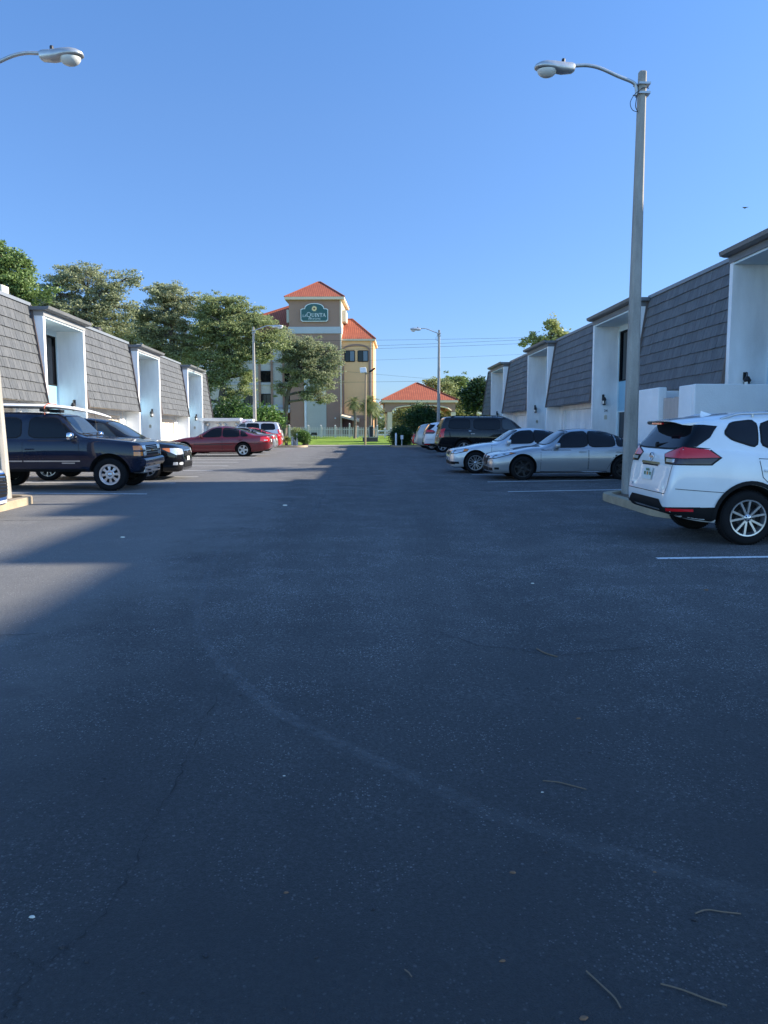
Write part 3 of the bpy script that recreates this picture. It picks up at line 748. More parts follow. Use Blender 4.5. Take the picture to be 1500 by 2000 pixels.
MB().box(hx(598), hx(637), HY-.08, HY+.1, g_h, hz(735)).build('front_panel', M['h_grey'], hot)
MB().tube([(hx(596), HY-.12, g_h), (hx(596), HY-.12, hz(700))], .14, 8).build('downpipe', M['whitepaint'], hot)
wl = MB().lathe([(0,.16),(.10,.14),(.12,.0)], (hx(654.5), HY, hz(817)), (0,-1,0), 10); wl.build('wall_light', M['lens'], hot)
# right wing
wx0, wx1 = tx1+.001, hx(729)
MB().box(wx0, wx1, HY+.5, HY+9, g_h-.3, hz(662)).build('right_wing', M['h_ochre'], hot)
hiproof('wing_roof', hx(640), wx1, HY+.5, HY+9, hz(661.5), hx(650), hx(684), P(682, 624, HY+4.75).z, hot, ov=.3, th=.26)
def arch_trim(x0, x1, zb_, zs, rise, wd, y, mat, name):
    mb = MB(); n = 12; xc, hw = (x0+x1)/2, (x1-x0)/2
    o_ = [(x0, zb_)]+[(xc-hw*math.cos(math.pi*k/n), zs+rise*math.sin(math.pi*k/n)) for k in range(n+1)]+[(x1, zb_)]
    i_ = [(x0+wd, zb_)]+[(xc-(hw-wd)*math.cos(math.pi*k/n), zs+(rise-wd)*math.sin(math.pi*k/n)) for k in range(n+1)]+[(x1-wd, zb_)]
    m = len(o_)
    for yy in (y, y+.12): mb.v += [(x, yy, z) for x, z in o_]+[(x, yy, z) for x, z in i_]
    for k in range(m-1):
        for q in ((k, k+1, m+k+1, m+k), (2*m+k, 2*m+m+k, 2*m+m+k+1, 2*m+k+1), (k, 2*m+k, 2*m+k+1, k+1), (m+k, m+k+1, 3*m+k+1, 3*m+k)): mb.f.append(q); mb.m.append(0)
    return mb.build(name, mat, hot)
arch_trim(hx(668.5), hx(723), hz(808), hz(683), .75, .22, HY+.4, M['h_brown'], 'arch_trim')
def hwin(px0, px1, py0, py1, y, split=True):
    x0, x1, z0, z1 = hx(px0), hx(px1), hz(py1), hz(py0)
    w_ = MB().box(x0, x1, y-.03, y+.1, z0, z1).build('window', M['winglass'], hot)
    mb = MB()
    for a_, b_, c_, d_ in ((x0-.05,x0+.04,z0,z1),(x1-.04,x1+.05,z0,z1),(x0+.04,x1-.04,z0-.05,z0+.04),(x0+.04,x1-.04,z1-.04,z1+.05),((x0+x1)/2-.03,(x0+x1)/2+.03,z0+.04,z1-.04)): mb.box(a_, b_, y-.06, y+.1, c_, d_)
    mb.build('window_frame', M['black_trim'], w_)
    if split: MB().box((x0+x1)/2+.04, x1-.05, y-.045, y-.031, z0+.05, z1-.05).build('blind', M['curtain'], w_)
hwin(673.5, 692.5, 684.5, 705.5, HY+.5); hwin(699, 718.5, 684.5, 705.5, HY+.5)
MB().box(hx(723.5), hx(725.5), HY+.36, HY+.499, g_h, hz(664)).build('pilaster', M['h_cream'], hot)
MB().box(hx(670), wx1+.02, HY+.42, HY+.499, g_h, hz(811)).build('base_course', M['h_brown'], hot)
# small sloped porch on the right wing
mb = MB(); px_ = [(hx(667.5), hz(808)), (hx(702), hz(817))]
mb.add([(px_[0][0], HY+.45, px_[0][1]), (px_[1][0], HY+.45, px_[1][1]), (px_[1][0], HY-1.2, px_[1][1]-.25), (px_[0][0], HY-1.2, px_[0][1]-.25),
        (px_[0][0], HY+.45, px_[0][1]-.3), (px_[1][0], HY+.45, px_[1][1]-.3), (px_[1][0], HY-1.2, px_[1][1]-.5), (px_[0][0], HY-1.2, px_[0][1]-.5)],
       [(0,1,2,3),(4,7,6,5),(0,4,5,1),(1,5,6,2),(2,6,7,3),(3,7,4,0)]); mb.build('porch_roof', M['h_cream'], hot)
MB().box(hx(668), hx(687), HY+.3, HY+.41, g_h, hz(819)).build('doorway', M['h_dark'], hot)
MB().box(hx(692.5), hx(697), HY-1.1, HY-.7, g_h, hz(820)).build('porch_column', M['h_cream'], hot)
# left wing
lx0 = hx(400)
MB().box(lx0, tx0-.001, HY+1.5, HY+15, g_h-.3, hz(655)).build('left_wing', M['h_pale'], hot)
hiproof('left_wing_roof', lx0, tx0+1, HY+1.5, HY+15, hz(650), hx(560), hx(610), hz(573), hot, ov=.7, th=.4)
for a_, b_ in ((500,504),(524.5,528.5),(548,552)):
    MB().box(hx(a_), hx(b_), HY+1.3, HY+1.5, g_h, hz(656)).build('pilaster', M['h_brown'], hot)
for py in (639+16, 723, 768.5):
    for px in (470, 504.5, 553): hwin(px, px+(20 if px < 550 else 12), py if py > 700 else 678, (py+21 if py > 700 else 699), HY+1.5, False)
for py in (700, 745, 790): MB().box(lx0-.03, tx0, HY+1.36, HY+1.47, hz(py+5), hz(py)).build('string_course', M['h_trim'], hot)
MB().box(hx(505), tx0-.05, HY-.2, HY+1.5, hz(806), hz(800)).build('canopy', M['h_trim'], hot)
MB().box(hx(530), tx0-.1, HY+1.3, HY+1.49, g_h, hz(807)).build('entrance', M['h_dark'], hot)
hot.rotation_euler.z = R(-3.5)

# sign on the tower
sg = empty('hotel_sign', (hx(615.5), HY-.12, hz(628.5)), 'green arched hotel name sign with sun emblem on the tower', 'sign'); LOCAL.add(sg.name)
SW, SHt = 3.5, 2.28
def sign_outline(k=0.0):
    w2 = SW/2-k; b0 = k; s1 = 1.62-k*.9
    o_ = [(-w2+.16,b0),(w2-.16,b0),(w2-.13,b0+.1),(w2,b0+.16),(w2,s1-.1),(w2-.22,s1),(w2-.5,s1)]
    n = 12; top = [( (w2-.5)*math.cos(math.pi*i/n), s1+(SHt-k-s1)*math.sin(math.pi*i/n)**.8) for i in range(1, n)]
    o_ += top+[(-w2+.5,s1),(-w2+.22,s1),(-w2,s1-.1),(-w2,b0+.16),(-w2+.13,b0+.1)]
    return o_
M['s_green'] = plain('sign_teal', (.010,.085,.080), .35); M['s_white'] = plain('sign_white', (.72,.76,.72), .45); M['s_sun'] = plain('sign_sun', (.80,.62,.30), .45); M['s_brown'] = plain('sign_brown', (.16,.05,.02), .5)
mb = MB(); mb.prism(sign_outline(), lambda x, z: (x, 0, z), lambda x, z: (x, -.14, z)); mb.build('sign_border', M['s_white'], sg)
mb = MB(); mb.prism(sign_outline(.085), lambda x, z: (x, -.13, z), lambda x, z: (x, -.16, z)); mb.build('sign_face', M['s_green'], sg)
mb = MB(); cz = 1.60
for k in range(24):
    th = 2*math.pi*k/24; r1 = .44 if k % 2 else .36
    mb.add([(.20*math.cos(th-.11), -.172, cz+.20*math.sin(th-.11)), (.20*math.cos(th+.11), -.172, cz+.20*math.sin(th+.11)), (r1*math.cos(th), -.172, cz+r1*math.sin(th))], [(0,1,2)])
mb.lathe([(0,.002),(.30,.002),(.30,0)], (0, -.172, cz), (0,-1,0), 20); sm = mb.build('sun_emblem', M['s_sun'], sg, recalc=False)
MB().lathe([(0,.006),(.13,.006),(.13,0)], (0, -.174, cz), (0,-1,0), 14).build('sun_centre', M['s_brown'], sg)
GL = {  # serif letters as strokes on a 1-unit-high body: (x0,z0,x1,z1,width)
 'L': ([(.12,0,.12,1,.15),(.0,.0,.62,.0,.09),(.6,.0,.62,.25,.08),(.0,1,.26,1,.07)], .68),
 'A': ([(.05,0,.40,1,.07),(.40,1,.75,0,.16),(.2,.36,.62,.36,.07),(-.04,0,.18,0,.06),(.62,0,.88,0,.06)], .86),
 'Q': ([(.45+.42*math.cos(2*math.pi*i/16), .5+.5*math.sin(2*math.pi*i/16), .45+.42*math.cos(2*math.pi*(i+1)/16), .5+.5*math.sin(2*math.pi*(i+1)/16), .14 if i%8 in (0,7) else .10) for i in range(16)]+[(.45,.05,.70,-.2,.12),(.70,-.2,1.0,-.24,.08)], .98),
 'U': ([(.14,1,.14,.3,.15),(.14,.3,.24,.06,.13),(.24,.06,.44,.0,.1),(.44,.0,.62,.08,.09),(.62,.08,.70,.3,.08),(.70,.3,.70,1,.08),(.0,1,.28,1,.06),(.58,1,.82,1,.06)], .86),
 'I': ([(.16,0,.16,1,.16),(.0,0,.32,0,.06),(.0,1,.32,1,.06)], .36),
 'N': ([(.12,0,.12,1,.07),(.12,1,.72,0,.16),(.72,0,.72,1,.07),(.0,0,.25,0,.06),(.0,1,.2,1,.06),(.6,1,.86,1,.06)], .88),
 'T': ([(.36,0,.36,1,.16),(.0,.98,.72,.98,.09),(.0,.98,.02,.74,.07),(.70,.98,.72,.74,.07),(.24,0,.48,0,.06)], .74)}
mb = MB()
def letter(ch, x, z, h):
    st_, adv = GL[ch]
    for a_, b_, c_, d_, w_ in st_:
        p, q = Vector((a_, 0, b_)), Vector((c_, 0, d_)); t = (q-p); L = t.length; t.normalize(); nn = Vector((-t.z, 0, t.x))
        c = (p+q)/2; mb.obox(Vector((x, -.172, z))+h*c, t*(L/2+.02)*h, nn*w_/2*h, (0, .008, 0))
    return x+(adv+.10)*h
x = -1.47
for ch in 'LA': x = letter(ch, x, .58, .28)
x += .02
for i, ch in enumerate('QUINTA'): x = letter(ch, x, .58, .56 if i == 0 else .44)
vs_, fs_ = text_mesh('INN & SUITES', .26, .004)
mb.add([(v.x, -.172-v.z, .24+v.y) for v in vs_], fs_)
mb.build('sign_lettering', M['s_white'], sg, recalc=False)
rot = Matrix.Rotation(R(-3.5), 4, 'Z'); d_ = Vector(sg.location)-Vector(hot.location); d_.z = 0
sg.location = Vector((hot.location.x, hot.location.y, sg.location.z))+(rot @ d_); sg.rotation_euler.z = R(-3.5)

# ------------------------------------------------------------------ portico
PY = 92.0; qx = lambda px: P(px, 790, PY).x; qz = lambda py: P(820, py, PY).z
pc = empty('portico', (qx(820), PY, 1.2), 'taupe arched drive-through portico with red tiled roof beside the hotel', 'portico')
hiproof('roof', qx(751), qx(889), PY, PY+8, qz(781.5), qx(818), qx(820), P(819, 748, PY+4).z, pc, ov=.35, th=.28)
x0, x1, xa, xb = qx(752), qx(889.5), qx(766), qx(881.5); n = 16; zsp = qz(802); rise = qz(791.5)-zsp
arch = [(xa+(xb-xa)*k/n, zsp+rise*(1-(2*k/n-1)**2)**.5*1.0) for k in range(n+1)]
poly = [(x0, qz(804.5)), (xa, qz(804.5))]+arch+[(xb, qz(804.5)), (x1, qz(804.5)), (x1, qz(783)), (x0, qz(783))]
for y in (PY, PY+7.4):
    mb = MB(); k = len(poly)
    xs_ = sorted(set([p[0] for p in arch]))
    # strips so that the arch stays open
    for i in range(n):
        (xa_, za_), (xb_, zb__) = arch[i], arch[i+1]
        mb.add([(xa_, y, za_), (xb_, y, zb__), (xb_, y, qz(783)), (xa_, y, qz(783)), (xa_, y+.6, za_), (xb_, y+.6, zb__), (xb_, y+.6, qz(783)), (xa_, y+.6, qz(783))], [(0,1,2,3),(4,7,6,5),(0,4,5,1)])
    mb.box(x0, xa, y, y+.6, qz(804.5), qz(783)); mb.box(xb, x1, y, y+.6, qz(804.5), qz(783))
    mb.build('arch_wall', M['h_brown'], pc, recalc=False)
mb = MB(); mb.tube([(x, PY-.03, z) for x, z in arch], .09, 6); mb.build('arch_moulding', M['h_cream'], pc)
for px in (757, 881.5):
    for y in (PY+.05, PY+7.45):
        MB().box(qx(px), qx(px+9), y, y+.5, 1.0, qz(804.6)).build('column', M['h_cream'], pc)
for xx in (x0, x1-.5): MB().box(xx, xx+.5, PY+.6, PY+7.4, qz(800), qz(783)).build('side_beam', M['h_brown'], pc)
MB().box(qx(815), qx(825), PY-.06, PY+.02, qz(792), qz(786)).build('keystone', M['h_cream'], pc)
lk = empty('covered_walkway', (qx(745), PY+4, 1.2), 'low maroon roofed walkway between the hotel and the portico', 'walkway')
MB().box(qx(731), x0-.01, PY+3, PY+5.5, qz(806.5), qz(800)).build('roof', M['h_dark'], lk)
MB().box(qx(731), x0-.01, PY+2.9, PY+2.99, qz(809), qz(806.5)).build('fascia', M['h_trim'], lk)
MB().box(qx(732), qx(735), PY+3.2, PY+3.6, 1.1, qz(807)).build('post', M['h_brown'], lk)

# ------------------------------------------------------------------ fence, monument sign, lawn furniture
FY = 86.5; fx = lambda px: P(px, 845, FY).x; fz = gz(FY)
fe = empty('picket_fence', (fx(650), FY, fz), 'white picket fence along the back of the lawn', 'fence')
mb = MB(); x = fx(566)
while x < fx(738):
    mb.box(x, x+.085, FY, FY+.03, fz+.06, fz+1.12); mb.add([(x, FY, fz+1.12), (x+.085, FY, fz+1.12), (x+.0425, FY, fz+1.2), (x, FY+.03, fz+1.12), (x+.085, FY+.03, fz+1.12), (x+.0425, FY+.03, fz+1.2)], [(0,1,2),(3,5,4),(0,2,5,3),(1,4,5,2)]); x += .19
mb.box(fx(566), fx(738), FY+.031, FY+.08, fz+.25, fz+.34); mb.box(fx(566), fx(738), FY+.031, FY+.08, fz+.88, fz+.97)
mb.build('pickets', M['fencepaint'], fe)
for px, b_ in ((565,1.35),(602,1.3),(627,1.3),(655,1.3),(683,1.5),(699,1.2),(737,1.3),(752,1.0),(763,1.0)):
    m_ = MB().box(fx(px)-.09, fx(px)+.09, FY-.06, FY+.12, fz-.1, fz+b_); m_.lathe([(.13,0),(.13,.04),(0,.14)], (fx(px), FY+.03, fz+b_), (0,0,1), 4); m_.build('post', M['fencepaint'], fe)
mb = MB(); mb.box(fx(738), fx(763), FY+.03, FY+.08, fz+.30, fz+.42); mb.box(fx(738), fx(763), FY+.03, FY+.08, fz+.70, fz+.82); mb.build('rail', M['whitepaint'], fe)
M['brickdark'] = surf('dark_brick', (.13,.10,.09), .9, .2, 3, 20, .5)
SY = 74.0; sx = lambda px: P(px, 850, SY).x; szz = lambda py: P(720, py, SY).z
pl = empty('monument_plinth', (sx(724), SY+.6, gz(SY)), 'low dark brick planter plinth on the lawn with a pale cap', 'plinth')
MB().box(sx(708.5), sx(738), SY, SY+1.4, gz(SY)-.2, szz(855)).build('wall', M['brickdark'], pl)
MB().box(sx(707), sx(739), SY-.06, SY+1.46, szz(855), szz(853.4)).build('cap', M['concrete'], pl)
mo = empty('monument_sign', (sx(725), SY+.7, szz(853)), 'slim dark upright sign panel with pale cap standing on the brick plinth', 'sign')
MB().box(sx(722), sx(728.5), SY+.5, SY+.85, szz(853.3), szz(833.5)).build('panel', M['dark'], mo)
MB().box(sx(721), sx(729.5), SY+.45, SY+.9, szz(833.5), szz(831)).build('cap', M['concrete'], mo)
MB().box(sx(721.5), sx(722), SY+.46, SY+.88, szz(853.3), szz(833.5)).build('edge_trim', M['h_trim'], mo)
LY = 67.0; lx = lambda px: P(px, 800, LY).x; lz = lambda py: P(713, py, LY).z
M['brownpole'] = surf('brown_painted_pole', (.30,.22,.13), .7, .1, 3, 40, .1)
fl = empty('floodlight_pole', (lx(713.5), LY, gz(LY)), 'brown pole with two angled floodlights in front of the ochre hotel wing', 'floodlight')
MB().tube([(lx(713), LY, gz(LY)-.1), (lx(714.5), LY, lz(728))], [.10,.08], 10).build('pole', M['brownpole'], fl)
mb = MB(); mb.tube([(lx(714.5), LY, lz(729)), (lx(709), LY, lz(726))], .04, 6); mb.tube([(lx(714.5), LY, lz(731)), (lx(724), LY, lz(726))], .04, 6); mb.build('bracket', M['brownpole'], fl)
MB().obox((lx(709.5), LY, lz(723)), (.27,0,.02), (0,.2,0), (-.03,0,.22)).build('floodlight', M['whitepaint'], fl, bevel=.03)
MB().obox((lx(727), LY, lz(723)), (.25,0,.17), (0,.2,0), (-.04,0,.06)).build('floodlight', M['black_trim'], fl, bevel=.03)
for px, py, w_, l in ((613.5,847.5,.3,'dark box grill on a short post on the lawn'),(607,849.5,.14,'tiny dark lawn lamp left of the grill post'),(617.5,849,.13,'tiny dark lawn lamp right of the grill post')):
    p = P(px, py, 80); r_ = empty('pedestal_grill' if w_ > .2 else 'lawn_lamp', (p.x, 80, gz(80)), l, 'grill' if w_ > .2 else 'lamp')
    MB().tube([(p.x, 80, gz(80)), (p.x, 80, p.z)], .03, 6).build('post', M['black_metal'], r_)
    m_ = MB().box(p.x-w_, p.x+w_, 80-.2, 80+.2, p.z-w_*.35, p.z+w_*.5); m_.build('body', M['black_metal'], r_, bevel=.03)
for px, l in ((580.5,'white bollard post nearest the round green shrubs'),(570.5,'white bollard post beside the grey utility pedestal'),(773,'white bollard post in front of the dark round hedge')):
    Y = 60.2; p = P(px, 868, Y); hh = 1.0 if px != 570.5 else .6
    MBo = MB().lathe([(0,hh),(.06,hh-.02),(.075,hh-.06),(.075,-.1)], (p.x, Y-(.3 if px > 700 else 0), gz(Y)+.1), (0,0,1), 12)
    o = MBo.build('bollard', M['whitepaint'], None, origin=(p.x, Y, gz(Y)), smooth=40); tag(o, l, 'bollard', 'white bollards at the lot end')
p = P(573.5, 862, 60.6); up = empty('utility_pedestal', (p.x, 60.6, gz(60)), 'grey utility pedestal box on the planted left island', 'utility box')
MB().box(p.x-.2, p.x+.2, 60.5, 60.9, gz(60), gz(60)+.75).build('body', M['galv'], up, bevel=.02); MB().box(p.x-.22, p.x+.22, 60.48, 60.92, gz(60)+.75, gz(60)+.80).build('lid', M['galv'], up)
p = P(785, 854, 59.5); ub = empty('white_meter_box', (p.x, 59.5, gz(59)), 'small white box on a post in front of the dark right hedge', 'utility box')
MB().box(p.x-.1, p.x+.1, 59.45, 59.6, p.z-.16, p.z+.16).build('body', M['whitepaint'], ub); MB().tube([(p.x, 59.55, gz(59)), (p.x, 59.55, p.z-.16)], .03, 6).build('post', M['whitepaint'], ub)

# overhead wires and the poles that carry them
for X, l in ((-29, 'wooden utility pole carrying the wires, behind the left oaks'), (38, 'wooden utility pole carrying the wires, behind the right row')):
    r_ = empty('utility_pole', (X, 82, 1), l, 'utility pole')
    MB().tube([(X, 82, .8), (X, 82, 12.5)], [.17,.12], 10).build('pole', M['bark'], r_); MB().box(X-.08, X+.08, 80.9, 83.1, 11.6, 11.8).build('crossarm', M['bark'], r_)
def wire(z0, px0, py0, px1, py1, Y, rr, l):
    a_, b_ = P(px0, py0, Y), P(px1, py1, Y); sl = (b_.z-a_.z)/(b_.x-a_.x)
    pts = [Vector((X, Y, a_.z+sl*(X-a_.x)+.0012*((X-4)**2-60)*.35)) for X in [-29+67*k/24 for k in range(25)]]
    o = MB().tube(pts, rr, 4).build('power_line', M['black_metal'], None, origin=pts[0]); tag(o, l, 'wire', 'overhead wires across the lot end')
for i, (a_, b_, c_, d_, l) in enumerate(((730,664,1025,660.5,'topmost overhead wire crossing the sky'),(730,675,1025,664.5,'second overhead wire from the top'),(730,680.5,1020,672,'third overhead wire from the top'),(730,703,1020,693,'fourth overhead wire from the top, faint'),
        (730,730,835,739,'lowest but one overhead wire, sloping down right'),(730,745.5,835,744,'lowest overhead wire, crossing the ochre hotel wall'))):
    wire(0, a_, b_, c_, d_, 81+i*.35, 0.012 if i not in (3, 4) else .009, l)
MB_b = MB(); bp = P(1456, 406, 60)
MB_b.add([(bp.x-.28,60,bp.z+.06),(bp.x-.05,59.95,bp.z+.0),(bp.x,60,bp.z+.02),(bp.x+.05,59.95,bp.z),(bp.x+.28,60,bp.z+.07),(bp.x,60.2,bp.z),(bp.x,59.8,bp.z+.01),(bp.x,60,bp.z-.05)],[(0,1,5),(0,6,1),(4,5,3),(4,3,6),(1,2,5),(2,3,5),(1,6,2),(2,6,3),(1,7,3),(5,7,6)])
tag(MB_b.build('bird', M['dark'], None, origin=bp), 'tiny dark bird flying in the blue sky above the right roofs', 'bird')

# ------------------------------------------------------------------ trees and shrubs
def leaves(mb, c, n, rad, size, rs, flat=.75, up=.35):
    for _ in range(n):
        q = Vector((rs.gauss(0,.62), rs.gauss(0,.62), rs.gauss(0,.62)*flat))
        if q.length > 1.6: q *= 1.6/q.length
        q = q*rad+c
        a_ = Vector((rs.gauss(0,1), rs.gauss(0,1), rs.gauss(0,.6))).normalized(); b_ = a_.orthogonal().normalized(); t = rs.uniform(0, 6.28)
        b_ = (b_*math.cos(t)+a_.cross(b_)*math.sin(t)); s_ = size*rs.uniform(.6, 1.3); wv = b_*s_*.45; av = a_*s_
        k = len(mb.v); mb.v += [tuple(q-av*.5), tuple(q+wv*.6), tuple(q+av*.6), tuple(q-wv*.6)]; mb.f.append((k,k+1,k+2,k+3)); mb.m.append(0)
def tree(name, label, base, trunk, blobs, nclump, nleaf, lsize, crad, lm, bark, tr=.3, seed=1, flat=.95, surface=.55, group=None, cat='tree', limbw=.05):
    """trunk: list of points; blobs: (centre, (rx, ry, rz)); clumps of leaves sit through each blob, biased outwards, and limbs reach them"""
    rs = random.Random(seed); root = empty(name, base, label, cat, group)
    tk, cr_ = MB(), MB()
    trunk = [Vector(p) for p in trunk]; tp = smoothpts(trunk, 4); nT = len(tp)
    tk.tube(tp, [tr*(1.35-.0 if i == 0 else 1)*(1-.55*i/nT) for i in range(nT)], 10)
    vol = [b_[1][0]*b_[1][1]*b_[1][2] for b_ in blobs]; sv = sum(v**.7 for v in vol)
    for (c, r), v in zip(blobs, vol):
        c = Vector(c); k = max(3, int(nclump*v**.7/sv))
        # main limb from the nearest lower trunk point to this blob
        src = min(tp[nT//3:], key=lambda p: (p-c).length+max(0, p.z-c.z)*2); mid = src.lerp(c, .5)+Vector((rs.gauss(0,.3), rs.gauss(0,.3), rs.uniform(.0,.5)))
        lp = smoothpts([src, mid, c], 4); tk.tube(lp, [tr*.5*(1-.75*i/len(lp)) for i in range(len(lp))], 7)
        for _ in range(k):
            while True:
                q = Vector((rs.uniform(-1,1), rs.uniform(-1,1), rs.uniform(-.8,1)))
                if surface*rs.random()**.4 < q.length < 1: break
            cc = c+Vector((q.x*r[0], q.y*r[1], q.z*r[2]))
            s0 = lp[rs.randrange(len(lp)//2, len(lp))]
            m_ = s0.lerp(cc, .55)+Vector((rs.gauss(0,.2), rs.gauss(0,.2), rs.gauss(.1,.2)))
            bw = tr*limbw/.3*rs.uniform(.5,1)*.6
            tk.tube([s0, m_, cc], [bw*1.3, bw*.8, bw*.25], 4, cap=False)
            leaves(cr_, cc, int(nleaf*.62*rs.uniform(.4,1.5)), crad*rs.uniform(.4,1.1), lsize, rs, flat)
            leaves(cr_, cc+Vector((rs.gauss(0,.5), rs.gauss(0,.5), rs.gauss(0,.45)))*crad, int(nleaf*.35), crad*rs.uniform(.35,.7), lsize, rs, flat)
            leaves(cr_, m_, int(nleaf*.12), crad*.7, lsize, rs, flat)
    tk.build('trunk', bark, root, smooth=60, recalc=False)
    cr_.build('crown', lm, root, recalc=False)
    return root
def B(px, py, Y, rx, rz, ry=None):
    p = P(px, py, Y); s_ = Y/1500
    return (p, (rx*s_, (ry if ry else rx)*s_, rz*s_))
def T_(pts, Y): return [P(a_, b_, Y) for a_, b_ in pts]
OAKS = 'oaks beyond the lot'
# pine at the far left
tree('pine_tree', 'tall dark pine tree at the left edge behind the nearest left roof', P(5, 700, 64), T_([(-5,850),(0,760),(6,640),(2,560),(0,480)], 64),
     [B(0,500,64,22,20), B(28,520,64,30,18), B(55,540,64,20,16), B(10,545,64,40,18), B(50,570,64,36,16), B(0,590,64,45,22), B(-40,530,64,50,40)], 150, 170, .24, .72, M['pineleaf'], M['pinebark'], .28, 11, .5)
tree('oak_tree', 'broad grey-green oak behind the left roofs, beside the pine', P(155, 840, 74), T_([(165,850),(160,740),(158,680),(165,600)], 74),
     [B(110,570,74,38,32), B(160,545,74,48,34), B(205,570,74,36,40), B(245,545,74,24,16), B(140,620,74,66,38), B(210,630,74,46,40), B(80,600,74,36,30), B(175,650,74,70,22), B(255,600,74,16,30), B(60,640,74,40,40), B(120,660,74,50,30)], 330, 150, .21, .8, M['oakleaf_grey'], M['bark'], .4, 12, .35, group=OAKS)
tree('oak_tree', 'sparse oak with sky gaps behind the second left roof', P(330, 850, 78), T_([(345,850),(335,740),(338,680),(325,600)], 78),
     [B(305,575,78,30,24), B(345,580,78,30,26), B(375,600,78,22,30), B(290,625,78,28,28), B(330,640,78,40,30), B(370,660,78,30,34), B(300,680,78,34,20), B(345,690,78,40,24), B(320,605,78,30,20), B(290,655,78,24,22), B(385,690,78,24,24)], 250, 140, .21, .76, M['oakleaf_grey'], M['bark'], .36, 13, .35, group=OAKS)
tree('oak_tree', 'large oak in front of the left hotel wing, with a leaning dark trunk', P(428, 850, 76), T_([(424,850),(430,800),(436,750),(446,700),(440,640)], 76),
     [B(420,600,76,34,28), B(460,600,76,30,24), B(405,650,76,36,36), B(450,650,76,50,36), B(500,640,76,38,26), B(390,700,76,20,30), B(440,710,76,34,22), B(500,690,76,34,24), B(535,660,76,24,22), B(400,740,76,22,30), B(470,735,76,26,16), B(390,780,76,20,26), B(450,775,76,20,18), B(455,690,76,30,26), B(430,740,76,24,22), B(475,770,76,16,14), B(480,610,76,26,22), B(400,615,76,24,24)], 400, 140, .20, .74, M['oakleaf'], M['bark'], .36, 14, .35, group=OAKS)
tree('oak_tree', 'oak with a forked trunk standing directly before the hotel tower', P(557, 850, 82), T_([(556,853),(557,820),(560,785),(565,760),(580,740)], 82),
     [B(560,665,82,26,20), B(600,680,82,30,22), B(635,690,82,26,24), B(655,715,82,14,20), B(560,705,82,18,26), B(595,720,82,34,22), B(635,740,82,28,24), B(545,755,82,10,20), B(615,770,82,26,14), B(640,785,82,16,14), B(575,745,82,20,14), B(590,695,82,26,20)], 250, 130, .19, .62, M['oakleaf_grey'], M['bark'], .30, 15, .4, group=OAKS)
tree('oak_tree', 'rounded oak filling the gap behind the second and third left roofs', P(275, 850, 96), T_([(280,850),(278,740),(275,690)], 96),
     [B(250,650,96,28,26), B(285,640,96,26,30), B(270,690,96,44,34), B(320,690,96,40,32), B(225,680,96,36,30), B(370,700,96,36,30)], 190, 120, .26, .9, M['oakleaf'], M['bark'], .4, 17, .35, group=OAKS)
def bush(name, label, c, r, nc, nl, ls, crad, lm, seed, group=None, cat='shrub'):
    rs = random.Random(seed); c = Vector(c); mb = MB(); z0 = c.z-r[2]
    root = empty(name, (c.x, c.y, z0), label, cat, group); tk = MB()
    for _ in range(nc):
        while True:
            q = Vector((rs.uniform(-1,1), rs.uniform(-1,1), rs.uniform(-1,1)))
            if .35 < q.length < 1: break
        cc = c+Vector((q.x*r[0], q.y*r[1], q.z*r[2])); tk.tube([(c.x+q.x*.2, c.y+q.y*.2, z0-.1), cc], [.035,.01], 4, cap=False)
        leaves(mb, cc, nl, crad, ls, rs, .9)
    tk.build('stem', M['bark'], root, recalc=False); mb.build('foliage', lm, root, recalc=False); return root
def bb(px, py, Y, rx, rz): p, r = B(px, py, Y, rx, rz); return p, r
p, r = bb(505, 822, 66, 46, 24); bush('green_shrub', 'large rounded bright green shrub behind the white parked SUV on the left', p, r, 120, 70, .22, .5, M['shrubleaf'], 21)
p, r = bb(450, 812, 72, 40, 26); bush('dark_shrub', 'dark green shrub under the leaning oak behind the meter shelter', p, r, 90, 60, .22, .55, M['darkshrub'], 22)
p, r = bb(590, 852, 60.4, 10, 9); bush('trimmed_shrub', 'rounded green shrub on the left island, left behind the white bollards', p, r, 60, 60, .11, .2, M['shrubleaf'], 23)
p, r = bb(597, 858, 60.2, 7, 9); bush('trimmed_shrub', 'small upright green shrub at the tip of the left island', p, r, 50, 60, .10, .18, M['shrubleaf'], 24)
p, r = bb(579, 845, 61.5, 10, 5); bush('trimmed_shrub', 'low green shrub at the back of the left island', p, r, 40, 60, .11, .2, M['oakleaf'], 25)
p, r = bb(783, 853, 61, 20, 17); bush('round_hedge', 'dark rounded clipped hedge at the end of the right stalls', p, r, 170, 80, .11, .28, M['darkshrub'], 26, cat='hedge')
p, r = bb(820, 822, 64, 34, 26); bush('dark_shrub', 'tall dark shrub beneath the portico arch, behind the clipped hedge', p, r, 130, 80, .16, .42, M['darkshrub'], 27)
p, r = bb(845, 835, 63, 30, 20); bush('dark_shrub', 'dark shrub behind the white SUVs on the right', p, r, 90, 70, .16, .4, M['darkshrub'], 28)
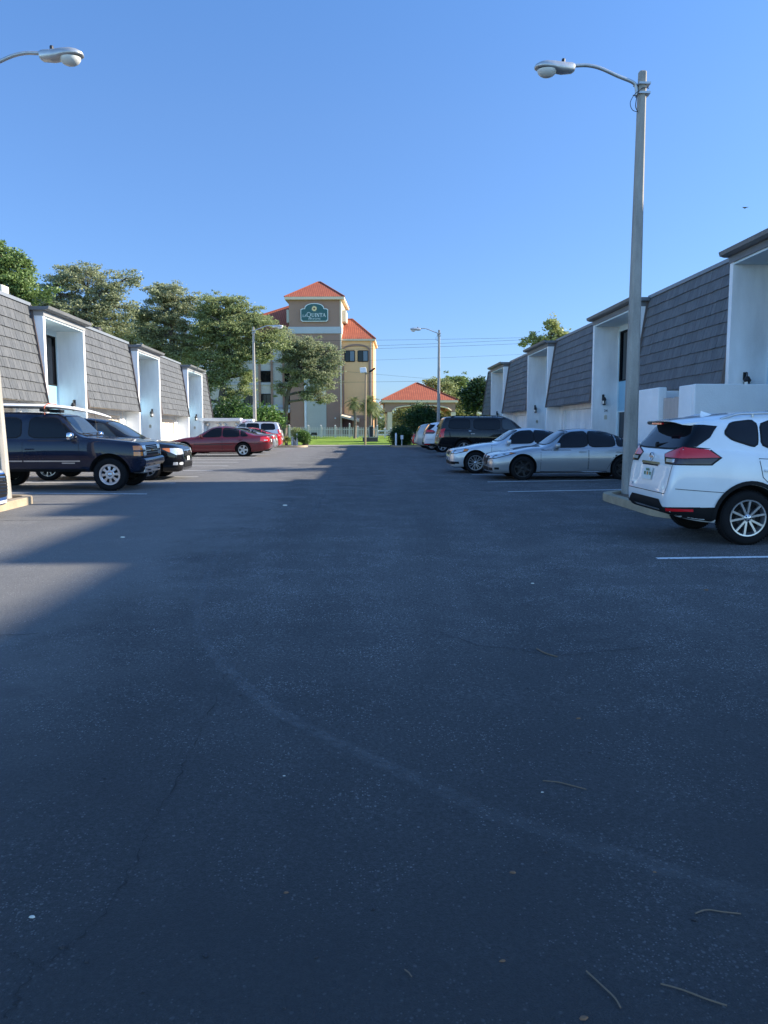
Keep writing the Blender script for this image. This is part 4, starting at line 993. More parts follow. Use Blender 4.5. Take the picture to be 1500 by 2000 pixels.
# yellowish fronds on the island
def fronds(mb, c, n, L, wd, rs, lo=-.2, hi=1.1, droop=.5, seg=5, leaflets=0):
    for k in range(n):
        az = rs.uniform(0, 6.283); el = rs.uniform(lo, hi); l_ = L*rs.uniform(.75, 1.15)
        d = Vector((math.cos(az)*math.cos(el), math.sin(az)*math.cos(el), math.sin(el))); s_ = Vector((-math.sin(az), math.cos(az), 0)); pts = []
        for i in range(seg+1):
            t = i/seg; pts.append(Vector(c)+d*l_*t+Vector((0,0,-droop*l_*t*t)))
        for i in range(seg):
            for sd in (-1, 1):
                for q in range(3):
                    t = (i+q/3)/seg; p_ = pts[i].lerp(pts[i+1], q/3); ww = wd*(math.sin(math.pi*min(1, t*.9+.1))+.15)
                    tip = p_+s_*sd*ww+d*ww*.5+Vector((0,0,-ww*.35)); h = (pts[i+1]-pts[i])*.10
                    b_ = len(mb.v); mb.v += [tuple(p_-h), tuple(p_+h), tuple(tip)]; mb.f.append((b_,b_+1,b_+2)); mb.m.append(0)
            b_ = len(mb.v); mb.v += [tuple(pts[i]+s_*.012), tuple(pts[i]-s_*.012), tuple(pts[i+1]-s_*.012), tuple(pts[i+1]+s_*.012)]; mb.f.append((b_,b_+1,b_+2,b_+3)); mb.m.append(0)
rs = random.Random(31)
p = P(559, 858, 60.3); r_ = empty('sago_palm', (p.x, p.y, gz(60)), 'yellowing sago palm on the planted left island', 'palm')
mb = MB(); fronds(mb, p, 46, .75, .14, rs); mb.build('fronds', M['sago'], r_, recalc=False)
MB().tube([(p.x, p.y, gz(60)), tuple(p)], .12, 8).build('trunk', M['palmbark'], r_)
def palm(px, pyb, pyt, Y, L, n, label, seed, tr=.15, lean=0):
    rs = random.Random(seed); a_, b_ = P(px+lean, pyb, Y), P(px, pyt, Y); a_.z = gz(Y)
    root = empty('palm_tree', a_, label, 'palm tree', 'palms in front of the ochre hotel wing')
    MB().tube(smoothpts([a_, a_.lerp(b_, .5)+Vector((.1,0,0)), b_], 5), [tr*1.2]+[tr]*9+[tr*1.1], 10).build('trunk', M['palmbark'], root, smooth=60)
    mb = MB(); fronds(mb, b_, n, L, L*.27, rs, -.5, 1.3, .55); fronds(mb, b_+Vector((0,0,-.3)), n//2, L*.8, L*.22, rs, -1.3, -.5, .2); mb.build('crown', M['palmleaf'], root, recalc=False)
palm(691, 852, 783, 83, 1.15, 34, 'thin palm with sparse crown nearest the hotel tower', 41, .16, 2)
palm(722, 852, 783, 84, 1.55, 60, 'shaggy full palm behind the dark monument sign', 42, .17)
palm(733, 850, 795, 88, 1.3, 40, 'small shaggy palm between the ochre wing and the portico', 43, .13)
a_ = Vector((25, 27.9, .4)); r_ = empty('palm_tree', a_, 'tall palm behind the right row whose crown throws a streak of shade on the lot', 'palm tree')
MB().tube([a_, a_+Vector((.2, .1, 7)), a_+Vector((0, 0, 14.6))], [.22,.17,.15], 10).build('trunk', M['palmbark'], r_, smooth=60)
mb = MB(); fronds(mb, a_+Vector((0, 0, 14.6)), 40, 2.0, .5, random.Random(44), -.5, 1.2, .5); mb.build('crown', M['palmleaf'], r_, recalc=False)
# right-hand distant trees
FAR = 'trees beyond the portico'
tree('umbrella_pine', 'flat topped pine with a see-through crown behind the portico roof', P(890, 860, 120), T_([(892,850),(891,800),(890,770),(890,748)], 120),
     [B(870,748,120,22,7), B(893,744,120,26,8), B(905,752,120,20,7), B(880,756,120,24,5)], 70, 80, .32, .75, M['pineleaf'], M['pinebark'], .25, 51, .4, group=FAR)
tree('broadleaf_tree', 'dark tree peeping over the right end of the portico roof', P(850, 860, 112), T_([(852,850),(852,800),(850,765)], 112),
     [B(845,746,112,14,8), B(862,757,112,24,12), B(880,772,112,26,12), B(850,765,112,16,10)], 70, 100, .3, .7, M['oakleaf'], M['bark'], .3, 52, .6, group=FAR)
tree('magnolia_tree', 'glossy dark magnolia at the end of the right townhouse row', P(928, 855, 70), T_([(930,850),(928,815),(927,790),(930,760)], 70),
     [B(915,775,70,13,16), B(935,760,70,20,18), B(938,790,70,20,18), B(918,795,70,14,12), B(905,770,70,9,10), B(955,770,70,18,26)], 120, 80, .24, .45, M['magleaf'], M['bark'], .2, 53, .8, group=FAR)
tree('broadleaf_tree', 'pale yellow-green bushy tree right of the portico', P(900, 860, 100), T_([(902,850),(902,820),(900,800)], 100),
     [B(893,800,100,16,14), B(910,815,100,20,16), B(880,815,100,18,14), B(905,790,100,14,10)], 80, 90, .26, .6, M['bamboo'], M['bark'], .2, 54, .8, group=FAR)
tree('broadleaf_tree', 'pale leafy tree seen through the portico arch', P(785, 860, 118), T_([(790,850),(790,825),(790,810)], 118),
     [B(775,810,118,16,12), B(800,805,118,22,14), B(830,802,118,22,12), B(860,808,118,20,12), B(790,828,118,30,14), B(845,828,118,30,14)], 120, 90, .3, .75, M['bamboo'], M['bark'], .2, 55, .8, group=FAR)
tree('broadleaf_tree', 'tall loose tree rising above the right roofs', P(1075, 850, 75), T_([(1082,850),(1080,760),(1076,700),(1072,660)], 75),
     [B(1076,634,75,14,9), B(1088,650,75,12,9), B(1101,655,75,9,6), B(1040,661,75,8,9), B(1050,672,75,9,6), B(1024,672,75,4,5), B(1062,668,75,16,5), B(1085,668,75,14,8)], 62, 60, .26, .42, M['bamboo'], M['bark'], .22, 56, .8, group=FAR)
def treeline(name, label, x0, x1, Y, h, lm, seed):
    rs = random.Random(seed); mb = MB()
    x = x0
    while x < x1:
        hh = h*rs.uniform(.6, 1.1)
        for _ in range(7): leaves(mb, Vector((x+rs.gauss(0,1.5), Y+rs.gauss(0,2), 1.2+hh*rs.uniform(.05,.95))), 60, 1.6, .6, rs, .8)
        x += 1.6
    o = mb.build(name, lm, None, origin=(x0, Y, 1.2), recalc=False); tag(o, label, 'woodland', kind='stuff')
treeline('woodland', 'far band of mixed trees behind the hotel grounds', -60, 75, 150, 5.0, M['oakleaf'], 61)
# ------------------------------------------------------------------ cars
def pchip(pts):
    xs = [p[0] for p in pts]; ys = [p[1] for p in pts]; n = len(xs)
    h = [xs[i+1]-xs[i] for i in range(n-1)]; dl = [(ys[i+1]-ys[i])/h[i] for i in range(n-1)]; m = [0.0]*n
    m[0], m[-1] = dl[0], dl[-1]
    for i in range(1, n-1):
        if dl[i-1]*dl[i] > 0:
            w1, w2 = 2*h[i]+h[i-1], h[i]+2*h[i-1]; m[i] = (w1+w2)/(w1/dl[i-1]+w2/dl[i])
    def f(x):
        if x <= xs[0]: return ys[0]
        if x >= xs[-1]: return ys[-1]
        i = 0
        while xs[i+1] < x: i += 1
        t = (x-xs[i])/h[i]; a_ = ys[i]; b_ = ys[i+1]
        return a_*(1+2*t)*(1-t)**2+m[i]*h[i]*t*(1-t)**2+b_*t*t*(3-2*t)+m[i+1]*h[i]*t*t*(t-1)
    return f
def car_shell(sp):
    L, W = sp['L'], sp['W']
    top, belt, bot, wid = pchip(sp['top']), pchip(sp['belt']), pchip(sp['bot']), pchip(sp['wid'])
    xs = [0,.004,.012,.025,.04,.06,.09,.13,.18,.25]+[.25+(L-.5)*k/76 for k in range(1, 76)]+[L-v for v in (.25,.18,.13,.09,.06,.04,.025,.012,.004,0)]
    LP = sp.get('sec', [(0,.88),(.03,.92),(.10,.95),(.2,.968),(.34,.985),(.5,1.0),(.62,1.0),(.72,.993),(.82,.985),(.91,.972),(.97,.955),(1.0,.935)])
    K = 16; tb = sp.get('tb', .30); n0 = sp.get('n', 5.0); rings = []
    for x in xs:
        zb, zt, wm = bot(x), top(x), W/2*wid(x); zs = min(belt(x), zt-.03); zs = max(zs, zb+.05)
        gh = zt-zs; k = min(1, gh/.42); n = sp.get('n1', 2.5)+(n0-sp.get('n1', 2.5))*k
        half = [(0, zb), (wm*.5, zb)]+[(wm*p, zb+v*(zs-zb)) for v, p in LP]
        ys = wm*LP[-1][1]-.012*k
        for i in range(K+1):
            th = math.pi/2*i/K; c, s_ = max(0, math.cos(th))**(2/n), max(0, math.sin(th))**(2/n)
            z = gh*s_; half.append((max(0, ys*c-tb*z*c*(.35+.65*k)), zs+z))
        rings.append((x, half))
    H = len(rings[0][1]); mb = MB(); loops = []
    for x, half in rings:
        ring = [(x, y, z) for y, z in half]+[(x, -y, z) for y, z in half[-2:0:-1]]
        mb.v += ring
    n = 2*H-2
    for i in range(len(rings)-1):
        for k in range(n): mb.f.append((i*n+k, i*n+(k+1)%n, (i+1)*n+(k+1)%n, (i+1)*n+k)); mb.m.append(0)
    mb.f.append(tuple(range(n))[::-1]); mb.m.append(0); e = (len(rings)-1)*n; mb.f.append(tuple(e+k for k in range(n))); mb.m.append(0)
    return mb
def chaik(poly, it=2, keep=.2):
    for _ in range(it):
        out = []; n = len(poly)
        for i in range(n):
            p, q = poly[i], poly[(i+1)%n]
            out += [(p[0]+(q[0]-p[0])*keep, p[1]+(q[1]-p[1])*keep), (p[0]+(q[0]-p[0])*(1-keep), p[1]+(q[1]-p[1])*(1-keep))]
        poly = out
    return poly
def grow(poly, d):
    n = len(poly); A = sum(poly[i][0]*poly[(i+1)%n][1]-poly[(i+1)%n][0]*poly[i][1] for i in range(n)); sg_ = 1 if A > 0 else -1; out = []
    for i in range(n):
        p0, p, p1 = Vector(poly[i-1]), Vector(poly[i]), Vector(poly[(i+1)%n]); a_, b_ = (p-p0), (p1-p)
        if a_.length < 1e-6 or b_.length < 1e-6: out.append(tuple(p)); continue
        a_.normalize(); b_.normalize(); n1, n2 = Vector((a_.y, -a_.x))*sg_, Vector((b_.y, -b_.x))*sg_; m_ = n1+n2
        if m_.length < .3: m_ = n1
        m_.normalize(); out.append(tuple(p+m_*d/max(.5, m_.dot(n1))))
    return out
class Shell:
    def __init__(s, me): s.bvh = BVHTree.FromPolygons([v.co for v in me.vertices], [tuple(p.vertices) for p in me.polygons]); s.L = 0
    def cast(s, ax, a_, b_):
        if len(ax) == 2:
            k = .70711; y_ = 1 if ax[1] == 'L' else -1; fx_ = 1 if ax[0] == 'F' else -1
            d = Vector((fx_*k, y_*k, 0)); u = Vector((fx_*k, -y_*k, 0)); h = s.bvh.ray_cast(u*a_-d*12+Vector((0,0,b_)), d)
            if h[0] is None: return None
            return h[0], (h[1] if h[1].dot(d) < 0 else -h[1])
        o, d = {'L': ((a_,-4,b_),(0,1,0)), 'R': ((a_,4,b_),(0,-1,0)), 'F': ((-4,a_,b_),(1,0,0)), 'B': ((12,a_,b_),(-1,0,0)), 'T': ((a_,b_,5),(0,0,-1))}[ax]
        h = s.bvh.ray_cast(Vector(o), Vector(d))
        if h[0] is None: return None
        nn = h[1] if h[1].dot(Vector(d)) < 0 else -h[1]
        return h[0], nn
    def patch(s, name, poly, ax, off, mat, parent, cell=.07, thick=0):
        n = len(poly); out = []
        for i in range(n):
            p, q = Vector(poly[i]), Vector(poly[(i+1)%n]); k = max(1, int((q-p).length/cell))
            for j in range(k): out.append(p.lerp(q, j/k))
        m = len(out); x0, x1 = min(p.x for p in out), max(p.x for p in out); y0, y1 = min(p.y for p in out), max(p.y for p in out)
        pts = list(out); x = x0+cell*.5
        def inside(p):
            c = False; j = m-1
            for i in range(m):
                a_, b_ = out[i], out[j]
                if (a_.y > p.y) != (b_.y > p.y) and p.x < (b_.x-a_.x)*(p.y-a_.y)/(b_.y-a_.y)+a_.x: c = not c
                j = i
            return c
        while x < x1:
            y = y0+cell*.5
            while y < y1:
                p = Vector((x, y))
                if inside(p) and min((p-q).length for q in out) > cell*.35: pts.append(p)
                y += cell
            x += cell
        r_ = delaunay_2d_cdt(pts, [(i, (i+1)%m) for i in range(m)], [], 1, 1e-5)
        vs_, fs_ = r_[0], r_[2]
        P3 = []
        for p in vs_:
            h = s.cast(ax, p.x, p.y)
            P3.append(None if h is None else h[0]+h[1]*off)
        mb = MB(); idx = {}
        for i, p in enumerate(P3):
            if p is not None: idx[i] = len(mb.v); mb.v.append(tuple(p))
        for f in fs_:
            if all(i in idx for i in f): mb.f.append(tuple(idx[i] for i in f)); mb.m.append(0)
        if not mb.f: return None
        o = mb.build(name, mat, parent, smooth=60, recalc=False)
        return o
def side_pt(sh, ax, x, z):
    h = sh.cast(ax, x, z); return h if h else (Vector((x, -.8 if ax == 'L' else .8, z)), Vector((0, -1 if ax == 'L' else 1, 0)))
def make_wheel(root, x, side, W, r, kind, cache):
    """side -1: camera's left-hand (-y) wheel"""
    tw = .235 if r > .36 else .215; y = side*(W/2-.035)
    if kind not in cache:
        rr = r*(.62 if kind == 'steel8' else .70 if kind in ('multi', 'black') else .66); mb = MB()
        mb.lathe([(rr,-tw+.02),(r*.93,-tw),(r*.985,-tw+.03),(r,-tw+.06),(r,-.06),(r*.985,-.03),(r*.94,-.004),(r*.85,.004),(rr+.012,-.004),(rr,-.012)], (0,0,0), (0,1,0), 48)
        for k in range(60):    # tread blocks
            th = 2*math.pi*k/60; c = Vector((r*math.cos(th), -.05, r*math.sin(th))); t = Vector((-math.sin(th), 0, math.cos(th)))
            mb.obox(c, t*.011, (0,.03,0), Vector((math.cos(th), 0, math.sin(th)))*.006); mb.obox(c+Vector((0,-.11,0)), t*.011, (0,.03,0), Vector((math.cos(th), 0, math.sin(th)))*.006)
        ty = mb.build('wheel', M['tyre'], None, origin=(0,0,0), smooth=50)
        mb = MB(); met, dk = 0, 1
        mb.lathe([(rr+.008,-.008),(rr+.004,.002),(rr-.012,.0),(rr-.022,-.03),(rr-.03,-.10)], (0,0,0), (0,1,0), 48, met)
        mb.lathe([(0,-.085),(rr-.02,-.085)], (0,0,0), (0,1,0), 32, dk)
        mb.lathe([(0,-.07),(rr*.55,-.07),(rr*.55,-.085)], (0,0,0), (0,1,0), 32, 1 if kind == 'steel8' else 2)
        hub = .022; mb.lathe([(0,-.004),(rr*.15,-.006),(rr*.2,-.014),(rr*.22,-.05)], (0,0,0), (0,1,0), 20, met)
        def spoke(th, w0, w1, y0, y1, skew=0):
            d0 = Vector((math.cos(th), 0, math.sin(th))); d1 = Vector((math.cos(th+skew), 0, math.sin(th+skew)))
            t0 = Vector((-d0.z, 0, d0.x)); t1 = Vector((-d1.z, 0, d1.x)); a_, b_ = d0*rr*.15, d1*(rr-.012)
            q = [a_+t0*w0+Vector((0,y0,0)), a_-t0*w0+Vector((0,y0,0)), b_-t1*w1+Vector((0,y1,0)), b_+t1*w1+Vector((0,y1,0))]
            bk = [p+Vector((0,-.035,0)) for p in q]; md = [p+Vector((0,-.006,0)) for p in q]
            mb.add(q+bk, [(0,1,2,3),(4,7,6,5),(0,4,5,1),(1,5,6,2),(2,6,7,3),(3,7,4,0)], met)
        if kind == 'five':
            for k in range(5): spoke(math.pi/2+2*math.pi*k/5, .035, .045, -.012, -.006)
        elif kind == 'double5':
            for k in range(5):
                for s_ in (-1, 1): spoke(math.pi/2+2*math.pi*k/5+s_*.15, .013, .014, -.016, -.004, s_*.13)
        elif kind == 'multi':
            for k in range(7):
                for s_ in (-1, 1): spoke(math.pi/2+2*math.pi*k/7+s_*.09, .010, .011, -.018, -.004, s_*.10)
        elif kind == 'black':
            for k in range(6): spoke(math.pi/2+2*math.pi*k/6, .03, .025, -.02, -.01)
        elif kind == 'steel8':
            n = 64; r0, r1 = rr*.22, rr-.01
            # dished disc with eight round holes
            prof = [(r0,-.012),(rr*.40,-.010),(rr*.45,-.018),(rr*.80,-.022),(rr*.86,-.006),(r1,-.006)]
            for a_ in range(len(prof)-1):
                (ra_, ya), (rb_, yb) = prof[a_], prof[a_+1]
                for k in range(n):
                    if a_ == 2 and (k % 8) in (2,3,4,5): continue
                    t0, t1 = 2*math.pi*k/n, 2*math.pi*(k+1)/n
                    mb.add([(ra_*math.cos(t0),ya,ra_*math.sin(t0)),(rb_*math.cos(t0),yb,rb_*math.sin(t0)),(rb_*math.cos(t1),yb,rb_*math.sin(t1)),(ra_*math.cos(t1),ya,ra_*math.sin(t1))], [(0,1,2,3)], met)
            for k in range(6):
                th = 2*math.pi*k/6; mb.lathe([(0,.012),(.012,.010),(.014,-.01)], (rr*.32*math.cos(th), -.008, rr*.32*math.sin(th)), (0,1,0), 8, met)
        if kind != 'steel8':
            for k in range(5):
                th = math.pi/2+2*math.pi*(k+.5)/5; mb.lathe([(0,.0),(.010,-.001),(.012,-.012)], (rr*.13*math.cos(th), -.004, rr*.13*math.sin(th)), (0,1,0), 8, dk)
        rim = mb.build('rim', [M['blackalloy'] if kind == 'black' else M['alloy'], M['well'], M['dark']], ty, origin=(0,0,0), smooth=35)
        cache[kind] = ty; first = True
    else: ty = copy_tree(cache[kind]); first = False
    ty.parent = root; ty.location = (x, y, r); ty.rotation_euler = (0, rnd.uniform(0, 1) if kind != 'x' else 0, 0 if side > 0 else math.pi)
    return ty
def ring_arc(cx, cz, r0, r1, a0, a1, n=24):
    o_ = [(cx+r1*math.cos(R(a0+(a1-a0)*k/n)), cz+r1*math.sin(R(a0+(a1-a0)*k/n))) for k in range(n+1)]
    i_ = [(cx+r0*math.cos(R(a0+(a1-a0)*k/n)), cz+r0*math.sin(R(a0+(a1-a0)*k/n))) for k in range(n+1)]
    return o_+i_[::-1]
SHELLS = {}
def get_shell(key, sp):
    if key in SHELLS: return SHELLS[key]
    base = car_shell(sp).build('body', [M['well'], M['well']], None, origin=(0,0,0), smooth=None)
    L, W, r, ra = sp['L'], sp['W'], sp['r'], sp['ra']
    cut = MB()
    for ax in sp['ax']:
        for s_ in (-1, 1): cut.lathe([(0,0),(ra,0),(ra,.62),(0,.62)], (ax, s_*(W/2-.32) if s_ > 0 else -(W/2-.32), r+.02), (0, s_, 0), 56)
    cu = cut.build('cutter', M['well'], None, origin=(0,0,0))
    bm = bmesh.new(); bm.from_mesh(cu.data); bmesh.ops.remove_doubles(bm, verts=bm.verts, dist=1e-4); bmesh.ops.recalc_face_normals(bm, faces=bm.faces); bm.to_mesh(cu.data); bm.free()
    full = Shell(base.data)
    md = base.modifiers.new('arches', 'BOOLEAN'); md.operation = 'DIFFERENCE'; md.object = cu; md.solver = 'EXACT'
    dg = bpy.context.evaluated_depsgraph_get(); dg.update()
    me = bpy.data.meshes.new_from_object(base.evaluated_get(dg)); me.name = 'body'
    mi = []
    for p in me.polygons:
        c = p.center; inn = False
        for ax in sp['ax']:
            if math.hypot(c.x-ax, c.z-r-.02) < ra*.9993 and abs(c.y) > W/2-.33 and c.z < r+.02+ra: inn = True
        if c.z < sp['bot'][len(sp['bot'])//2][1]+.01 and p.normal.z < -.5: inn = True
        mi.append(1 if inn else 0)
    me.polygons.foreach_set('material_index', mi); me.polygons.foreach_set('use_smooth', [True]*len(me.polygons)); me.set_sharp_from_angle(angle=R(38))
    bpy.data.objects.remove(base); bpy.data.objects.remove(cu)
    SHELLS[key] = (me, Shell(me)); return SHELLS[key]
def car(key, sp, label, cat, nose, xref, yc, pm, group, ref='front', wheel='five', glass='carglass', trim='black_trim', extra=None, detail=True, yaw=0.0, dz=0.0, name='parked_car'):
    L, W, r, ra = sp['L'], sp['W'], sp['r'], sp['ra']
    me0, sh = get_shell(key, sp)
    # nose = +1: front towards +X (root turned half round); part meshes run from the nose at x=0 to the tail at x=L
    cx = xref-nose*L/2 if ref == 'front' else xref+nose*L/2
    root = empty(name, (cx+nose*L/2, yc, gz(yc)+dz), label, cat, group, (.0135*(-nose) if yc < 40 else 0, 0, (math.pi if nose > 0 else 0)+yaw)); LOCAL.add(root.name)
    me = me0.copy()
    if len(me.materials) < 2:
        while len(me.materials) < 2: me.materials.append(M['well'])
    me.materials[0] = pm; me.materials[1] = M['well']
    body = bpy.data.objects.new('body', me); col.objects.link(body); body.parent = root
    g = M[glass]; tr = M[trim]; pt_ = lambda *a_, **k: sh.patch(*a_, **k)
    for ax in ('L', 'R'):
        for d in sp.get('doors', []):
            pt_('door_gap', grow(d, .009), ax, .0012, M['well'], body)
            dr = pt_('door', d, ax, .003, pm, root)
            if dr is not None:
                cxh = max(p[0] for p in d)-.16; zh = sp.get('hz', .9); h = side_pt(sh, ax, cxh, zh); s_ = -1 if ax == 'L' else 1
                MB().obox(h[0]+Vector((0, s_*.022, 0)), (.10,0,0), (0,.012,0), (0,0,.014)).build('handle', M['chrome'] if sp.get('chrome_handle') else pm, dr, bevel=.006)
        for w_, gm in sp['wins']:
            w_ = chaik(w_, 2, .14)
            fr = pt_('window_trim', grow(w_, .022), ax, .0045, tr, body)
            pt_('window', w_, ax, .0065, M[gm] if gm else g, root)
        for x_, z_, l_ in sp.get('fuel', []):
            if ax == sp.get('fuel_side', 'L'):
                q = chaik([(x_-l_,z_-.09),(x_+l_,z_-.09),(x_+l_,z_+.09),(x_-l_,z_+.09)], 2, .12)
                pt_('fuel_flap_gap', grow(q, .007), ax, .001, M['well'], body); pt_('fuel_flap', q, ax, .003, pm, body)
        for nm, poly, mat in sp.get('side', []):
            pt_(nm, poly, ax, .005 if nm not in ('lamp_bezel',) else .003, pm if mat == 'paint' else M[mat], root, cell=.05)
        fl = sp.get('flare')
        if fl:
            for a_ in sp['ax']: pt_('arch_flare', ring_arc(a_, r+.02, ra+.002, ra+fl[0], -14, 194), ax, .012, pm if fl[1] == 'paint' else M[fl[1]], root, cell=.05)
        # mirror
        mx, mz = sp['mirror']; h = side_pt(sh, ax, mx, mz-.06); s_ = -1 if ax == 'L' else 1; c = h[0]+Vector((-.02, s_*.13, .08)); mb = MB()
        mw, mh = sp.get('msize', (.10,.075)); n = 10; prof = [(-.07,.25),(-.055,.7),(-.02,.95),(.02,1.0),(.045,.97),(.05,.9)]
        for px_, k in prof:
            for i in range(16):
                th = 2*math.pi*i/16; cs, sn = math.copysign(abs(math.cos(th))**.6, math.cos(th)), math.copysign(abs(math.sin(th))**.6, math.sin(th)); mb.v.append((c.x+px_, c.y+cs*mw*k, c.z+sn*mh*k))
        for j in range(len(prof)-1):
            for i in range(16): mb.f.append((j*16+i, j*16+(i+1)%16, (j+1)*16+(i+1)%16, (j+1)*16+i)); mb.m.append(0)
        mb.f.append(tuple(range(16))); mb.m.append(0); mb.f.append(tuple((len(prof)-1)*16+i for i in range(16))); mb.m.append(1)
        mb.cur = 0; mb.obox(h[0]+Vector((0, s_*.04, .03)), (.03,0,0), (0,.06,.02), (0,-.005,.02))
        mb.build('door_mirror', [M['chrome'] if sp.get('chrome_mirror') else pm, M['carglass_light']], root, smooth=50)
    for nm, fb, poly, mat, off in sp.get('corner', []):
        for sd_ in 'LR': pt_(nm, [((( x if fb == 'F' else -x)+y)*.70711, z) for x, y, z in poly], fb+sd_, off, M[mat], root, cell=.04)
    ws = sp['shield']; pt_('windscreen_trim', grow(chaik(ws, 2, .12), .02), 'F', .004, M['black_trim'], body); pt_('windscreen', chaik(ws, 2, .12), 'F', .0065, M['carglass_light'], root)
    bg_ = sp['back']; pt_('rear_window_trim', grow(chaik(bg_, 2, .12), .02), 'B', .004, M['black_trim'], body); pt_('rear_window', chaik(bg_, 2, .12), 'B', .0065, g, root)
    for ax, lst in (('F', sp.get('front', [])), ('B', sp.get('rear', []))):
        for nm, poly, mat, mir in lst:
            m_ = pm if mat == 'paint' else M[mat]
            for s_ in ((1, -1) if mir else (1,)):
                pt_(nm, [(p[0]*s_, p[1]) for p in poly], ax, {'grille_bar': .010, 'emblem': .016, 'number_plate': .014, 'plate_mark': .016, 'plate_text': .017}.get(nm, .0055 if 'bezel' not in nm else .003), m_, root, cell=.045)
    cache = {}
    for a_ in sp['ax']:
        for s_ in (-1, 1): make_wheel(root, a_, s_, W, r, wheel, cache)
    if sp.get('rails'):
        x0, x1, yy, hh, mt = sp['rails']
        for s_ in (-1, 1):
            pts = []
            for i in range(9):
                x = x0+(x1-x0)*i/8; h = sh.cast('T', x, s_*yy); pts.append(h[0]+Vector((0,0,hh if 0 < i < 8 else .0)))
            mb = MB(); mb.tube(smoothpts(pts, 3), .018, 8)
            for i in (2, 4, 6): mb.tube([pts[i]-Vector((0,0,hh)), pts[i]], .016, 6)
            mb.build('roof_rail', M[mt], root, smooth=50)
    if extra: extra(root, sh, pm, body)
    return root
def q4(x0, x1, z0, z1): return [(x0,z0),(x1,z0),(x1,z1),(x0,z1)]
WID = lambda L: [(0,.60),(.02,.70),(.06,.79),(.16,.88),(.35,.94),(.7,.985),(1.1,1),(L-1.1,1),(L-.6,.97),(L-.3,.92),(L-.12,.86),(L-.04,.80),(L,.72)]

# --- old square SUV (blue)
BOXW = lambda L: [(0,.82),(.015,.87),(.05,.905),(.14,.935),(.4,.965),(.9,.99),(1.4,1),(L-.8,1),(L-.25,.985),(L-.06,.96),(L-.02,.93),(L,.88)]
OLD = dict(n1=5.0, corner=[('indicator','F',[(.03,.79,.95),(.06,.88,.95),(.20,.92,.95),(.20,.92,1.05),(.06,.88,1.05),(.03,.79,1.05)],'amber',.006),('indicator','F',[(.03,.79,.82),(.06,.88,.82),(.20,.92,.82),(.20,.92,.91),(.06,.88,.91),(.03,.79,.91)],'amber',.006)],
  L=5.06, W=1.95, r=.385, ra=.475, ax=(.90,3.88), tb=.20, n=8.0, hz=.98, chrome_mirror=True, msize=(.13,.10),
  top=[(0,.80),(.03,.98),(.07,1.07),(.13,1.115),(.5,1.16),(1.3,1.245),(1.5,1.27),(1.62,1.32),(1.95,1.66),(2.08,1.76),(2.25,1.80),(3.2,1.835),(4.5,1.82),(4.84,1.78),(4.92,1.70),(5.0,1.3),(5.03,1.0),(5.06,.75)],
  belt=[(0,.78),(.05,1.02),(.13,1.075),(.6,1.13),(1.5,1.20),(4.9,1.21),(5.06,.73)],
  bot=[(0,.56),(.05,.45),(.15,.42),(.45,.42),(1.5,.44),(4.3,.46),(4.9,.52),(5.06,.6)], wid=BOXW(5.06),
  doors=[[(1.54,.52),(2.86,.52),(2.86,1.20),(1.60,1.20)]],
  wins=[([(1.80,1.245),(2.74,1.245),(2.70,1.70),(2.16,1.70),(2.05,1.66)],'carglass'),([(1.66,1.245),(1.775,1.245),(1.99,1.60)],'carglass'),([(2.92,1.245),(3.70,1.245),(3.70,1.69),(2.92,1.69)],'carglass'),([(3.82,1.245),(4.72,1.245),(4.66,1.68),(3.82,1.68)],'carglass')],
  mirror=(1.74,1.25), shield=[(-.74,1.29),(.74,1.29),(.62,1.72),(-.62,1.72)], back=[(-.7,1.25),(.7,1.25),(.62,1.68),(-.62,1.68)], flare=(.055,'paint'),
  side=[('trim_strip',q4(1.56,2.85,.685,.715),'silver_trim'),('trim_strip',q4(2.88,3.38,.685,.715),'silver_trim'),('bumper',[(.05,.50),(.40,.50),(.40,.76),(.04,.76)],'paint'),('side_badge',q4(1.68,1.98,.640,.668),'silver_trim'),('rocker_panel',q4(1.45,3.35,.45,.52),'black_trim')],
  front=[('grille',[(-.50,.82),(.50,.82),(.50,1.05),(-.50,1.05)],'black_trim',False),('headlight',q4(.52,.78,.95,1.05),'headlight',True),('headlight',q4(.52,.78,.82,.91),'headlight',True),
         ('grille_bar',q4(-.9,.9,.915,.945),'paint',False),('grille_bar',q4(-.5,.5,.975,.985),'silver_trim',False),('grille_bar',q4(-.5,.5,1.01,1.02),'silver_trim',False),('grille_bar',q4(-.5,.5,.87,.88),'silver_trim',False),('emblem',[(-.09,.915),(.05,.915),(.09,.945),(-.05,.945)],'plate_orange',False),
         ('bumper_trim',q4(-.9,.9,.765,.785),'black_trim',False),('air_dam',q4(-.85,.85,.44,.54),'black_trim',False),('number_plate',q4(-.15,.15,.60,.72),'plate',False)])
def nose_map(o):
    f_ = lambda x: x*.72 if x < .5 else x-.14
    if isinstance(o, tuple) and o and all(isinstance(v, (int, float)) for v in o): return (f_(o[0]),)+o[1:]
    if isinstance(o, (list, tuple)): return type(o)(nose_map(v) for v in o)
    return o
for k_ in ('top','belt','bot','wid','doors','wins','side'): OLD[k_] = nose_map(OLD[k_])
OLD.update(L=4.92, ax=(.76,3.74), mirror=(1.60,1.25))
